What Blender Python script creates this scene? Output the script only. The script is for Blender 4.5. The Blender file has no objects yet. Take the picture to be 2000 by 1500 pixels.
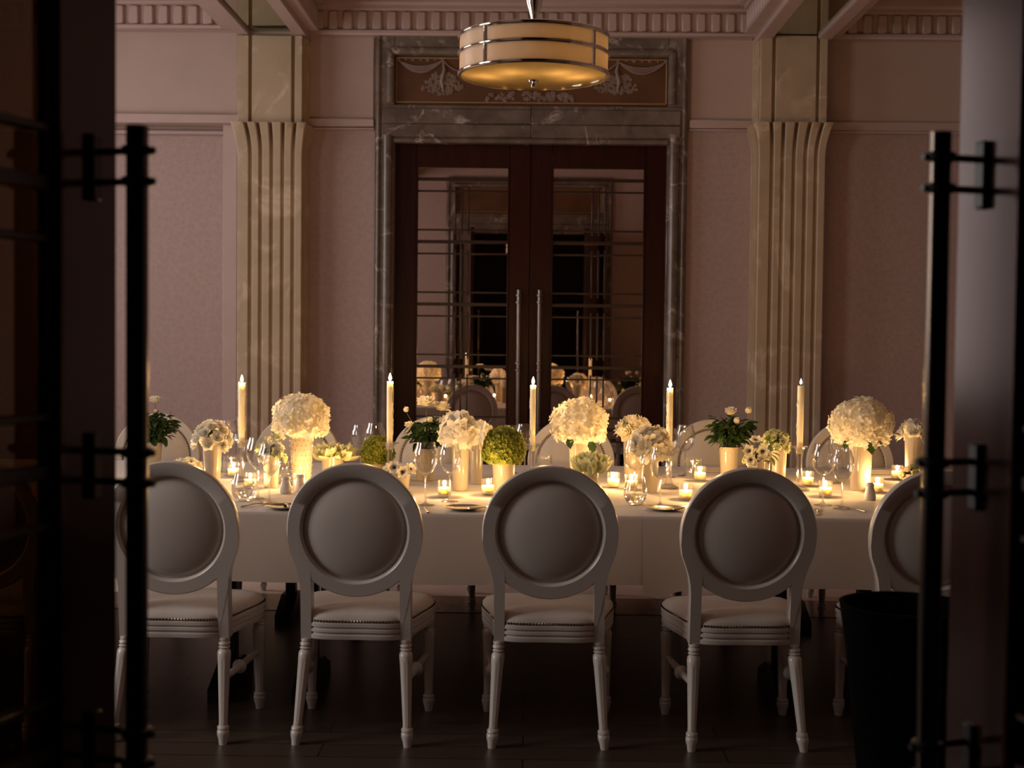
import bpy, bmesh, math, random
from mathutils import Vector, Matrix

# ---------------------------------------------------------------- camera, world, light, exposure
SC = bpy.context.scene
COL = SC.collection
FPX = 2600.0                       # focal length in pixels of the 2000 x 1500 frame
CAM = Vector((0.0, 0.0, 1.44))
PITCH, YAW, ROLL = math.radians(2.07), math.radians(0.64), math.radians(0.62)

def camera_axes():
    F = Vector((-math.sin(YAW) * math.cos(PITCH), math.cos(YAW) * math.cos(PITCH), -math.sin(PITCH)))
    R = Vector((math.cos(YAW), math.sin(YAW), 0.0))
    U = R.cross(F)
    R2 = R * math.cos(ROLL) + U * math.sin(ROLL)
    U2 = U * math.cos(ROLL) - R * math.sin(ROLL)
    return R2, U2, F
AX_R, AX_U, AX_F = camera_axes()

cam_data = bpy.data.cameras.new('camera')
cam = bpy.data.objects.new('camera', cam_data)
COL.objects.link(cam)
cam.matrix_world = Matrix((
    (AX_R.x, AX_U.x, -AX_F.x, CAM.x),
    (AX_R.y, AX_U.y, -AX_F.y, CAM.y),
    (AX_R.z, AX_U.z, -AX_F.z, CAM.z),
    (0, 0, 0, 1)))
cam_data.sensor_width = 36.0
cam_data.lens = 36.0 * FPX / 2000.0
cam_data.clip_start = 0.05
cam_data.dof.use_dof = True
cam_data.dof.focus_distance = 5.7
cam_data.dof.aperture_fstop = 3.6
SC.camera = cam

world = bpy.data.worlds.new('world')
SC.world = world
world.use_nodes = True
world.node_tree.nodes['Background'].inputs[0].default_value = (0.35, 0.40, 0.50, 1)
world.node_tree.nodes['Background'].inputs[1].default_value = 0.02

def area_light(name, loc, direction, sx, sy, power, color):
    d = bpy.data.lights.new(name, 'AREA')
    d.shape = 'RECTANGLE'; d.size = sx; d.size_y = sy; d.energy = power; d.color = color
    o = bpy.data.objects.new(name, d); COL.objects.link(o)
    o.location = loc
    o.rotation_euler = Vector(direction).to_track_quat('-Z', 'Y').to_euler()
    return o
WIN_FAR, WIN_NEAR = 48.0, 50.0
area_light('dusk_light_far_window', (-4.70, 7.45, 2.35), (1, 0.0, -0.05), 2.4, 2.5, WIN_FAR, (1.0, 0.92, 0.88))
area_light('dusk_light_near_window', (-4.70, 3.6, 2.35), (1, 0.0, -0.05), 1.5, 1.9, WIN_NEAR, (1.0, 0.95, 0.92))
CANDLE_TAPER, CANDLE_VOTIVE = 2.2, 1.4
CANDLE_COL = (1.0, 0.565, 0.215)

SC.view_settings.view_transform = 'Standard'
SC.view_settings.look = 'None'
SC.view_settings.exposure = 1.0
SC.view_settings.gamma = 1.0
SC.view_settings.use_curve_mapping = False
cy = SC.cycles
cy.max_bounces = 10; cy.diffuse_bounces = 4; cy.glossy_bounces = 5; cy.transmission_bounces = 6
cy.transparent_max_bounces = 40
cy.caustics_reflective = False; cy.caustics_refractive = False
cy.sample_clamp_indirect = 4.0
cy.use_denoising = True

def ray(px, py):
    return AX_F + AX_R * ((px - 1000.0) / FPX) - AX_U * ((py - 750.0) / FPX)
def P(px, py, Y):
    """world point seen at a photo pixel, at the distance Y from the camera"""
    r = ray(px, py); t = (Y - CAM.y) / r.y
    return CAM + r * t
TZ = 0.757                          # top of the table linen
def T(px, py, z=TZ):
    """world point on the table top seen at a photo pixel"""
    r = ray(px, py); t = (z - CAM.z) / r.z
    return CAM + r * t
R = math.radians
PI = math.pi
rnd = random.Random(7)

# ---------------------------------------------------------------- mesh helpers
class MB:
    def __init__(self): self.v = []; self.f = []
    def add(self, vs, fs):
        n = len(self.v)
        self.v.extend([tuple(p) for p in vs]); self.f.extend([tuple(i + n for i in q) for q in fs])
        return n
    def box(self, x0, x1, y0, y1, z0, z1, b=0.0):
        if b <= 0:
            vs = [(x, y, z) for x in (x0, x1) for y in (y0, y1) for z in (z0, z1)]
            return self.add(vs, [(0, 1, 3, 2), (4, 6, 7, 5), (0, 4, 5, 1), (2, 3, 7, 6), (0, 2, 6, 4), (1, 5, 7, 3)])
        lo = (x0, y0, z0); hi = (x1, y1, z1); ids = {}; vs = []
        for c in range(8):
            s = ((c >> 2) & 1, (c >> 1) & 1, c & 1)
            for a in range(3):
                p = []
                for k in range(3):
                    e = hi[k] if s[k] else lo[k]
                    if k != a: e += -b if s[k] else b
                    p.append(e)
                ids[(s, a)] = len(vs); vs.append(p)
        fs = []
        for a in range(3):
            o = [k for k in range(3) if k != a]
            for sg in (0, 1):
                q = []
                for (u, w) in ((0, 0), (1, 0), (1, 1), (0, 1)):
                    s = [0, 0, 0]; s[a] = sg; s[o[0]] = u; s[o[1]] = w
                    q.append(ids[(tuple(s), a)])
                fs.append(q)
            for u in (0, 1):
                for w in (0, 1):
                    s0 = [0, 0, 0]; s0[o[0]] = u; s0[o[1]] = w; s1 = list(s0); s1[a] = 1
                    s0 = tuple(s0); s1 = tuple(s1)
                    fs.append((ids[(s0, o[0])], ids[(s0, o[1])], ids[(s1, o[1])], ids[(s1, o[0])]))
        for c in range(8):
            s = ((c >> 2) & 1, (c >> 1) & 1, c & 1)
            fs.append(tuple(ids[(s, a)] for a in range(3)))
        return self.add(vs, fs)
    def lathe(self, prof, seg=24, c=(0, 0, 0), mod=None, loop=False):
        """profile of (r, z) turned about the z axis"""
        vs = []; fs = []; rows = []
        for (r, z) in prof:
            if r < 1e-6:
                rows.append([len(vs)]); vs.append((c[0], c[1], c[2] + z))
            else:
                row = []
                for i in range(seg):
                    a = 2 * PI * i / seg; rr = r * (mod(i, z) if mod else 1.0)
                    row.append(len(vs)); vs.append((c[0] + rr * math.cos(a), c[1] + rr * math.sin(a), c[2] + z))
                rows.append(row)
        pairs = list(zip(rows[:-1], rows[1:]))
        if loop: pairs.append((rows[-1], rows[0]))
        for A, B in pairs:
            for i in range(seg):
                j = (i + 1) % seg
                if len(A) == 1 and len(B) == 1: continue
                if len(A) == 1: fs.append((A[0], B[i], B[j]))
                elif len(B) == 1: fs.append((A[i], A[j], B[0]))
                else: fs.append((A[i], A[j], B[j], B[i]))
        return self.add(vs, fs)
    def tube(self, pts, r, seg=8, cap=True):
        pts = [Vector(p) for p in pts]
        rs = r if isinstance(r, (list, tuple)) else [r] * len(pts)
        vs = []; fs = []; up = None
        for k, p in enumerate(pts):
            d = (pts[min(k + 1, len(pts) - 1)] - pts[max(k - 1, 0)]).normalized()
            if up is None:
                up = Vector((0, 0, 1)) if abs(d.z) < 0.9 else Vector((1, 0, 0))
            u = (up - d * up.dot(d)).normalized(); w = d.cross(u); up = u
            for i in range(seg):
                a = 2 * PI * i / seg
                vs.append(p + (u * math.cos(a) + w * math.sin(a)) * rs[k])
        n = len(pts)
        for k in range(n - 1):
            for i in range(seg):
                j = (i + 1) % seg
                fs.append((k * seg + i, k * seg + j, (k + 1) * seg + j, (k + 1) * seg + i))
        if cap:
            fs.append(tuple(range(seg))[::-1]); fs.append(tuple((n - 1) * seg + i for i in range(seg)))
        return self.add(vs, fs)
    def prism(self, poly, y0, y1):
        """(x, z) outline given thickness along y"""
        n = len(poly)
        vs = [(x, y0, z) for x, z in poly] + [(x, y1, z) for x, z in poly]
        fs = [tuple(range(n)), tuple(range(2 * n - 1, n - 1, -1))]
        fs += [(i, (i + 1) % n, n + (i + 1) % n, n + i) for i in range(n)]
        return self.add(vs, fs)
    def ball(self, c, rx, ry=None, rz=None, seg=10, rings=6):
        ry = rx if ry is None else ry; rz = rx if rz is None else rz
        n = len(self.v)
        self.lathe([(math.sin(PI * k / rings), -math.cos(PI * k / rings)) for k in range(rings + 1)], seg)
        for i in range(n, len(self.v)):
            x, y, z = self.v[i]; self.v[i] = (c[0] + x * rx, c[1] + y * ry, c[2] + z * rz)
        return n
    def loft(self, outline, layers, cap=True):
        """closed (x, y) outline stacked as (z, scale)"""
        m = len(outline); vs = []; fs = []
        for z, s in layers: vs += [(x * s, y * s, z) for x, y in outline]
        for k in range(len(layers) - 1):
            for i in range(m):
                j = (i + 1) % m
                fs.append((k * m + i, k * m + j, (k + 1) * m + j, (k + 1) * m + i))
        if cap:
            fs.append(tuple(range(m))[::-1]); fs.append(tuple((len(layers) - 1) * m + i for i in range(m)))
        return self.add(vs, fs)
    def put(self, other, M):
        return self.add([M @ Vector(p) for p in other.v], other.f)
    def xf(self, fn, start=0):
        for i in range(start, len(self.v)): self.v[i] = tuple(fn(*self.v[i]))
    def mesh(self, name, mat, sharp=38, recalc=True):
        me = bpy.data.meshes.new(name)
        me.from_pydata(self.v, [], self.f)
        if recalc:
            bm = bmesh.new(); bm.from_mesh(me)
            bmesh.ops.recalc_face_normals(bm, faces=bm.faces[:])
            bm.to_mesh(me); bm.free()
        me.polygons.foreach_set('use_smooth', [True] * len(me.polygons))
        me.set_sharp_from_angle(angle=R(sharp))
        me.materials.append(mat)
        me.update()
        return me
    def build(self, name, mat, parent=None, loc=(0, 0, 0), rot=(0, 0, 0), **kw):
        return place(name, self.mesh(name, mat, **kw), parent, loc, rot)

def place(name, me, parent=None, loc=(0, 0, 0), rot=(0, 0, 0), scale=None):
    o = bpy.data.objects.new(name, me); COL.objects.link(o)
    o.location = loc; o.rotation_euler = rot
    if scale is not None: o.scale = scale if hasattr(scale, '__len__') else (scale,) * 3
    if parent is not None: o.parent = parent
    return o
def tag(o, label, cat, group=None):
    o['label'] = label; o['category'] = cat
    if group: o['group'] = group
    return o
def thing(name, label, cat, loc=(0, 0, 0), rotz=0.0, group=None):
    o = bpy.data.objects.new(name, None); COL.objects.link(o)
    o.empty_display_size = 0.05
    o.location = loc; o.rotation_euler = (0, 0, rotz)
    return tag(o, label, cat, group)
def struct(o):
    o['kind'] = 'structure'; return o
def stuff(o):
    o['kind'] = 'stuff'; return o
def copy_tree(o, parent=None):
    c = o.copy(); COL.objects.link(c); c.parent = parent
    for ch in list(o.children): copy_tree(ch, c)
    return c
def spline(pts, n=6, closed=True):
    out = []; m = len(pts)
    for i in range(m if closed else m - 1):
        p = [Vector(pts[(i + k) % m]) if closed else Vector(pts[max(0, min(m - 1, i + k))]) for k in (-1, 0, 1, 2)]
        for j in range(n):
            t = j / n
            out.append(0.5 * ((2 * p[1]) + (p[2] - p[0]) * t + (2 * p[0] - 5 * p[1] + 4 * p[2] - p[3]) * t * t + (3 * p[1] - p[0] - 3 * p[2] + p[3]) * t ** 3))
    if not closed: out.append(Vector(pts[-1]))
    return out

# ---------------------------------------------------------------- materials
def nmat(name):
    m = bpy.data.materials.new(name); m.use_nodes = True
    nt = m.node_tree
    return m, nt, nt.nodes['Principled BSDF']
def lin(r, g, b):
    def f(c):
        c /= 255.0
        return c / 12.92 if c <= 0.04045 else ((c + 0.055) / 1.055) ** 2.4
    return (f(r), f(g), f(b), 1.0)
def coords(nt, scale=(1, 1, 1), kind='Object'):
    tc = nt.nodes.new('ShaderNodeTexCoord'); mp = nt.nodes.new('ShaderNodeMapping')
    mp.inputs['Scale'].default_value = scale
    nt.links.new(tc.outputs[kind], mp.inputs[0]); return mp.outputs[0]
def ramp(nt, fac, stops):
    r = nt.nodes.new('ShaderNodeValToRGB'); nt.links.new(fac, r.inputs[0])
    e = r.color_ramp.elements
    while len(e) < len(stops): e.new(0.5)
    for k, (p, c) in enumerate(stops): e[k].position = p; e[k].color = c
    return r.outputs[0]
def noise(nt, vec, scale, detail=4, dist=0.0, rough=0.5):
    n = nt.nodes.new('ShaderNodeTexNoise')
    n.inputs['Scale'].default_value = scale; n.inputs['Detail'].default_value = detail
    n.inputs['Distortion'].default_value = dist; n.inputs['Roughness'].default_value = rough
    if vec is not None: nt.links.new(vec, n.inputs['Vector'])
    return n.outputs[0]
def bump(nt, bs, height, strength=0.2, dist=0.01):
    b = nt.nodes.new('ShaderNodeBump'); b.inputs['Strength'].default_value = strength
    b.inputs['Distance'].default_value = dist
    nt.links.new(height, b.inputs['Height']); nt.links.new(b.outputs[0], bs.inputs['Normal'])
def simple(name, col, rough=0.5, metal=0.0, var=0.0, vscale=8.0, bmp=0.0, bscale=40.0, coat=0.0, sheen=0.0, spec=0.5):
    m, nt, bs = nmat(name)
    bs.inputs['Base Color'].default_value = col
    bs.inputs['Roughness'].default_value = rough; bs.inputs['Metallic'].default_value = metal
    bs.inputs['Specular IOR Level'].default_value = spec
    if coat: bs.inputs['Coat Weight'].default_value = coat; bs.inputs['Coat Roughness'].default_value = 0.08
    if sheen: bs.inputs['Sheen Weight'].default_value = sheen
    if var or bmp:
        v = coords(nt)
        if var:
            c = ramp(nt, noise(nt, v, vscale), [(0.3, tuple(x * (1 - var) for x in col[:3]) + (1,)), (0.7, tuple(min(1, x * (1 + var)) for x in col[:3]) + (1,))])
            nt.links.new(c, bs.inputs['Base Color'])
        if bmp: bump(nt, bs, noise(nt, v, bscale, 3), bmp, 0.004)
    return m

def mat_wallpaper():
    m, nt, bs = nmat('wallpaper')
    v = coords(nt)
    w = nt.nodes.new('ShaderNodeTexVoronoi'); w.inputs['Scale'].default_value = 26
    nt.links.new(v, w.inputs['Vector'])
    n = noise(nt, v, 60, 3)
    mx = nt.nodes.new('ShaderNodeMath'); mx.operation = 'MULTIPLY_ADD'
    nt.links.new(w.outputs[0], mx.inputs[0]); mx.inputs[1].default_value = 0.5; nt.links.new(n, mx.inputs[2])
    c = ramp(nt, mx.outputs[0], [(0.35, (0.40, 0.290, 0.270, 1)), (0.95, (0.47, 0.345, 0.325, 1))])
    nt.links.new(c, bs.inputs['Base Color']); bs.inputs['Roughness'].default_value = 0.62
    bs.inputs['Specular IOR Level'].default_value = 0.3
    return m
def mat_marble(name, base, dark, vein, scale, rough, veins=0.06):
    m, nt, bs = nmat(name)
    v = coords(nt)
    n1 = noise(nt, v, scale, 6, 0.6, 0.6)
    c1 = ramp(nt, n1, [(0.32, dark), (0.68, base)])
    n2 = noise(nt, v, scale * 0.45, 6, 0.7, 0.6)
    a = nt.nodes.new('ShaderNodeMath'); a.operation = 'SUBTRACT'; nt.links.new(n2, a.inputs[0]); a.inputs[1].default_value = 0.5
    b = nt.nodes.new('ShaderNodeMath'); b.operation = 'ABSOLUTE'; nt.links.new(a.outputs[0], b.inputs[0])
    f = ramp(nt, b.outputs[0], [(0.0, (1, 1, 1, 1)), (veins * 0.25, (0, 0, 0, 1))])
    mk = ramp(nt, noise(nt, v, scale * 1.3, 2), [(0.48, (0, 0, 0, 1)), (0.62, (1, 1, 1, 1))])
    mm = nt.nodes.new('ShaderNodeMix'); mm.data_type = 'RGBA'; mm.blend_type = 'MULTIPLY'; mm.inputs[0].default_value = 1
    nt.links.new(f, mm.inputs[6]); nt.links.new(mk, mm.inputs[7])
    mx = nt.nodes.new('ShaderNodeMix'); mx.data_type = 'RGBA'
    nt.links.new(mm.outputs[2], mx.inputs[0]); nt.links.new(c1, mx.inputs[6]); mx.inputs[7].default_value = vein
    nt.links.new(mx.outputs[2], bs.inputs['Base Color']); bs.inputs['Roughness'].default_value = rough
    return m
def mat_wood(name, dark, light, rough, axis_scale, coat=0.0):
    m, nt, bs = nmat(name)
    v = coords(nt, axis_scale)
    c = ramp(nt, noise(nt, v, 3.0, 6, 0.8), [(0.3, dark), (0.7, light)])
    nt.links.new(c, bs.inputs['Base Color']); bs.inputs['Roughness'].default_value = rough
    if coat: bs.inputs['Specular Tint'].default_value = (1.0, 0.70, 0.66, 1)  # no real coat: pink of the wall's reflection put into the specular colour
    return m
def mat_glass(name, tint, base, edge, power=3.0, rough=0.0, glossy=(1, 1, 1, 1)):
    """thin clear glass: see-through, mirroring more the flatter it is seen"""
    m = bpy.data.materials.new(name); m.use_nodes = True
    nt = m.node_tree; nt.nodes.clear()
    out = nt.nodes.new('ShaderNodeOutputMaterial'); mix = nt.nodes.new('ShaderNodeMixShader')
    tr = nt.nodes.new('ShaderNodeBsdfTransparent'); gl = nt.nodes.new('ShaderNodeBsdfGlossy')
    tr.inputs[0].default_value = tint; gl.inputs[0].default_value = glossy; gl.inputs['Roughness'].default_value = rough
    lw = nt.nodes.new('ShaderNodeLayerWeight'); lw.inputs[0].default_value = 0.5
    pw = nt.nodes.new('ShaderNodeMath'); pw.operation = 'POWER'; pw.inputs[1].default_value = power
    nt.links.new(lw.outputs['Facing'], pw.inputs[0])
    ma = nt.nodes.new('ShaderNodeMath'); ma.operation = 'MULTIPLY_ADD'; ma.inputs[1].default_value = edge; ma.inputs[2].default_value = base
    nt.links.new(pw.outputs[0], ma.inputs[0])
    nt.links.new(ma.outputs[0], mix.inputs[0]); nt.links.new(tr.outputs[0], mix.inputs[1]); nt.links.new(gl.outputs[0], mix.inputs[2])
    nt.links.new(mix.outputs[0], out.inputs[0])
    return m
def mat_solid_glass(name, clear=0.35, ior=1.45, rough=0.0):
    """solid glass: refracting, partly letting the light straight through"""
    m = bpy.data.materials.new(name); m.use_nodes = True
    nt = m.node_tree; nt.nodes.clear()
    out = nt.nodes.new('ShaderNodeOutputMaterial'); mix = nt.nodes.new('ShaderNodeMixShader'); mix.inputs[0].default_value = clear
    gl = nt.nodes.new('ShaderNodeBsdfGlass'); gl.inputs['IOR'].default_value = ior; gl.inputs['Roughness'].default_value = rough
    tr = nt.nodes.new('ShaderNodeBsdfTransparent')
    nt.links.new(gl.outputs[0], mix.inputs[1]); nt.links.new(tr.outputs[0], mix.inputs[2]); nt.links.new(mix.outputs[0], out.inputs[0])
    return m
def mat_wax(name, col):
    m, nt, bs = nmat(name)
    bs.inputs['Base Color'].default_value = col; bs.inputs['Roughness'].default_value = 0.45
    bs.inputs['Subsurface Weight'].default_value = 1.0
    bs.inputs['Subsurface Radius'].default_value = (1.0, 1.0, 1.0); bs.inputs['Subsurface Scale'].default_value = 0.02
    return m
def mat_petal(name, c1, c2, trans=0.45, rough=0.6):
    m = bpy.data.materials.new(name); m.use_nodes = True
    nt = m.node_tree; nt.nodes.clear()
    out = nt.nodes.new('ShaderNodeOutputMaterial'); mix = nt.nodes.new('ShaderNodeMixShader'); mix.inputs[0].default_value = trans
    di = nt.nodes.new('ShaderNodeBsdfPrincipled'); tl = nt.nodes.new('ShaderNodeBsdfTranslucent')
    di.inputs['Roughness'].default_value = rough; di.inputs['Specular IOR Level'].default_value = 0.25
    c = ramp(nt, noise(nt, coords(nt), 22, 3), [(0.33, c1), (0.67, c2)])
    nt.links.new(c, di.inputs['Base Color']); nt.links.new(c, tl.inputs[0])
    nt.links.new(di.outputs[0], mix.inputs[1]); nt.links.new(tl.outputs[0], mix.inputs[2]); nt.links.new(mix.outputs[0], out.inputs[0])
    return m
def mat_flame(name, col, strength, see=1.0):
    m = bpy.data.materials.new(name); m.use_nodes = True
    nt = m.node_tree; nt.nodes.clear()
    out = nt.nodes.new('ShaderNodeOutputMaterial'); ad = nt.nodes.new('ShaderNodeAddShader')
    em = nt.nodes.new('ShaderNodeEmission'); tr = nt.nodes.new('ShaderNodeBsdfTransparent')
    em.inputs[0].default_value = col; em.inputs[1].default_value = strength; tr.inputs[0].default_value = (see, see, see, 1)
    nt.links.new(em.outputs[0], ad.inputs[0]); nt.links.new(tr.outputs[0], ad.inputs[1]); nt.links.new(ad.outputs[0], out.inputs[0])
    return m
def mat_translucent(name, col, trans, rough=0.3, tcol=None):
    m = bpy.data.materials.new(name); m.use_nodes = True
    nt = m.node_tree; nt.nodes.clear()
    out = nt.nodes.new('ShaderNodeOutputMaterial'); mix = nt.nodes.new('ShaderNodeMixShader'); mix.inputs[0].default_value = trans
    di = nt.nodes.new('ShaderNodeBsdfPrincipled'); tl = nt.nodes.new('ShaderNodeBsdfTranslucent')
    di.inputs['Base Color'].default_value = col; di.inputs['Roughness'].default_value = rough; tl.inputs[0].default_value = tcol or col
    nt.links.new(di.outputs[0], mix.inputs[1]); nt.links.new(tl.outputs[0], mix.inputs[2]); nt.links.new(mix.outputs[0], out.inputs[0])
    return m

def mat_diffuser(name):
    """frosted bowl glass: scatters the bulbs, lets a little straight through, slight sheen"""
    m = bpy.data.materials.new(name); m.use_nodes = True
    nt = m.node_tree; nt.nodes.clear()
    out = nt.nodes.new('ShaderNodeOutputMaterial'); m1 = nt.nodes.new('ShaderNodeMixShader'); m2 = nt.nodes.new('ShaderNodeMixShader')
    tl = nt.nodes.new('ShaderNodeBsdfTranslucent'); tr = nt.nodes.new('ShaderNodeBsdfTransparent'); gl = nt.nodes.new('ShaderNodeBsdfGlossy')
    tl.inputs[0].default_value = (0.62, 0.52, 0.34, 1); tr.inputs[0].default_value = (0.8, 0.72, 0.5, 1); gl.inputs[0].default_value = (0.8, 0.78, 0.66, 1); gl.inputs['Roughness'].default_value = 0.16
    m1.inputs[0].default_value = 0.22; m2.inputs[0].default_value = 0.30
    nt.links.new(tl.outputs[0], m1.inputs[1]); nt.links.new(tr.outputs[0], m1.inputs[2])
    nt.links.new(m1.outputs[0], m2.inputs[1]); nt.links.new(gl.outputs[0], m2.inputs[2]); nt.links.new(m2.outputs[0], out.inputs[0])
    return m
M = {}
M['wallpaper'] = mat_wallpaper()
M['plaster'] = simple('pink_plaster', (0.49, 0.365, 0.325, 1), 0.6, var=0.04, vscale=3)
M['trim'] = simple('pink_trim_paint', (0.51, 0.38, 0.355, 1), 0.45, var=0.04, vscale=5)
M['ceiling'] = simple('ceiling_paint', (0.55, 0.46, 0.44, 1), 0.7, var=0.03, vscale=2)
M['cream_marble'] = mat_marble('cream_marble', (0.52, 0.40, 0.28, 1), (0.44, 0.335, 0.225, 1), (0.66, 0.53, 0.40, 1), 3.5, 0.5, 0.16)
M['grey_marble'] = mat_marble('grey_marble', (0.21, 0.162, 0.138, 1), (0.108, 0.078, 0.062, 1), (0.46, 0.38, 0.34, 1), 5.0, 0.20, 0.10)
M['mahogany'] = mat_wood('mahogany', (0.022, 0.0045, 0.003, 1), (0.040, 0.0075, 0.004, 1), 0.36, (8, 8, 0.7), 0.0)
M['mahogany'].node_tree.nodes['Principled BSDF'].inputs['Specular IOR Level'].default_value = 0.2
M['bar_wood'] = simple('glazing_bar_wood', (0.03, 0.011, 0.008, 1), 0.35, var=0.2)
M['dark_gloss'] = mat_wood('dark_gloss_wood', (0.016, 0.006, 0.004, 1), (0.030, 0.009, 0.005, 1), 0.17, (8, 8, 0.7), 0.12)
M['panel'] = simple('brown_panel', (0.115, 0.046, 0.017, 1), 0.5, var=0.2, vscale=4)
M['relief'] = simple('relief_plaster', (0.27, 0.185, 0.155, 1), 0.45, var=0.15, vscale=20)
M['gilt'] = simple('gilt_line', (0.32, 0.20, 0.10, 1), 0.4, 0.4)
M['soffit_mirror'] = simple('soffit_mirror', (0.42, 0.42, 0.32, 1), 0.07, 1.0)
M['bronze_glass'] = mat_glass('bronze_mirror_glass', (0.08, 0.055, 0.035, 1), 0.70, 0.25, 3.0, 0.004, (0.96, 0.80, 0.72, 1))
M['door_glass'] = mat_glass('dark_door_glass', (0.20, 0.13, 0.07, 1), 0.10, 0.55, 3.0, 0.01, (0.8, 0.66, 0.5, 1))
M['chrome'] = simple('chrome', (0.75, 0.70, 0.64, 1), 0.10, 1.0)
M['nickel'] = simple('dull_nickel', (0.17, 0.14, 0.125, 1), 0.30, 1.0)
M['bronze'] = simple('dark_bronze', (0.10, 0.075, 0.06, 1), 0.22, 1.0, var=0.1)
M['blackmetal'] = simple('black_metal', (0.01, 0.009, 0.009, 1), 0.4, 0.3)
M['planter'] = simple('black_planter', (0.002, 0.002, 0.002, 1), 0.9, var=0.2, spec=0.02)
M['lacquer'] = simple('white_lacquer', (0.63, 0.57, 0.515, 1), 0.30, var=0.02, vscale=6, coat=0.15)
M['ivory'] = simple('ivory_fabric', (0.60, 0.53, 0.47, 1), 0.75, var=0.03, vscale=30, bmp=0.08, bscale=300, sheen=0.2)
M['nail'] = simple('antique_brass_nail', (0.16, 0.11, 0.07, 1), 0.25, 1.0)
M['linen'] = simple('white_linen', (0.54, 0.47, 0.425, 1), 0.8, var=0.02, vscale=12, bmp=0.06, bscale=260, sheen=0.15)
M['tablewood'] = simple('table_wood', (0.10, 0.06, 0.04, 1), 0.6, var=0.2)
M['glass'] = mat_glass('clear_glass', (0.975, 0.975, 0.97, 1), 0.05, 0.95, 2.3)
M['votive_glass'] = mat_glass('votive_glass', (0.97, 0.97, 0.95, 1), 0.10, 0.80, 2.0, 0.10)
M['thick_glass'] = mat_solid_glass('thick_glass', 0.5)
M['water'] = mat_solid_glass('water', 0.30, 1.33)
M['ceramic'] = mat_translucent('white_ceramic', (0.48, 0.415, 0.325, 1), 0.14, 0.16, (0.8, 0.62, 0.40, 1))
M['stoneware'] = simple('shaker_ceramic', (0.66, 0.60, 0.56, 1), 0.25, var=0.03)
M['wax'] = mat_wax('candle_wax', (0.86, 0.78, 0.58, 1))
M['wick'] = simple('charred_wick', (0.02, 0.015, 0.01, 1), 0.9, var=0.1)
M['flame'] = mat_flame('candle_flame', (1.0, 0.74, 0.36, 1), 14.0)
M['pale_flame'] = mat_flame('dying_flame', (0.72, 0.66, 0.60, 1), 0.55, 0.8)
M['soil'] = simple('potting_soil', (0.02, 0.013, 0.008, 1), 0.95, var=0.3, vscale=60)
M['cream_petal'] = mat_petal('cream_petal', (0.88, 0.82, 0.66, 1), (0.95, 0.92, 0.82, 1))
M['white_petal'] = mat_petal('white_petal', (0.86, 0.82, 0.72, 1), (0.94, 0.92, 0.86, 1))
M['green_white_petal'] = mat_petal('green_white_petal', (0.60, 0.66, 0.34, 1), (0.86, 0.82, 0.64, 1))
M['grey_petal'] = mat_petal('grey_cream_petal', (0.60, 0.56, 0.46, 1), (0.85, 0.80, 0.68, 1))
M['green_floret'] = mat_petal('green_floret', (0.17, 0.21, 0.02, 1), (0.44, 0.46, 0.08, 1), 0.35)
M['leaf'] = mat_petal('dark_leaf', (0.018, 0.040, 0.012, 1), (0.045, 0.085, 0.022, 1), 0.25, 0.4)
M['light_leaf'] = mat_petal('light_leaf', (0.10, 0.18, 0.03, 1), (0.22, 0.32, 0.06, 1), 0.3, 0.5)
M['stem'] = simple('green_stem', (0.06, 0.09, 0.025, 1), 0.6, var=0.2)
M['anemone_eye'] = simple('anemone_eye', (0.012, 0.008, 0.016, 1), 0.6, var=0.2)
M['silver'] = simple('silver', (0.72, 0.68, 0.62, 1), 0.16, 1.0)
M['shade'] = mat_translucent('frosted_shade', (0.66, 0.58, 0.52, 1), 0.40, 0.30, (0.95, 0.80, 0.58, 1))
M['diffuser'] = mat_diffuser('frosted_diffuser')
M['bulb'] = mat_flame('dim_bulb', (1.0, 0.62, 0.22, 1), 6.0)
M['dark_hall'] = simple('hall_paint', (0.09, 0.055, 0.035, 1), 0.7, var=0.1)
M['window_paint'] = simple('window_paint', (0.55, 0.5, 0.48, 1), 0.5, var=0.03)

def mat_floor():
    m, nt, bs = nmat('dark_plank_floor')
    v = coords(nt)
    br = nt.nodes.new('ShaderNodeTexBrick')
    nt.links.new(v, br.inputs['Vector'])
    br.inputs['Scale'].default_value = 1.0
    br.inputs['Color1'].default_value = (0.056, 0.037, 0.026, 1); br.inputs['Color2'].default_value = (0.076, 0.050, 0.035, 1)
    br.inputs['Mortar'].default_value = (0.012, 0.008, 0.006, 1); br.inputs['Mortar Size'].default_value = 0.003
    br.inputs['Brick Width'].default_value = 1.4; br.inputs['Row Height'].default_value = 0.14
    nt.links.new(br.outputs[0], bs.inputs['Base Color'])
    bs.inputs['Roughness'].default_value = 0.34
    return m
M['floor'] = mat_floor()
M['pale_floor'] = mat_marble('pale_floor_stone', (0.72, 0.55, 0.49, 1), (0.64, 0.48, 0.42, 1), (0.76, 0.6, 0.54, 1), 2.0, 0.3, 0.1)
M['band_floor'] = mat_marble('brown_floor_band', (0.22, 0.145, 0.10, 1), (0.16, 0.10, 0.07, 1), (0.3, 0.2, 0.15, 1), 4.0, 0.25, 0.1)

# ---------------------------------------------------------------- the room
WY = 9.75                          # face of the back wall
NY = 1.30                          # room face of the wall with the doorway we look through
CEIL = 3.93
DZ = P(1035, 279, WY).z            # door head
DXL, DXR = P(770, 500, WY).x, P(1301, 500, WY).x
DXM = 0.5 * (DXL + DXR)

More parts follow.
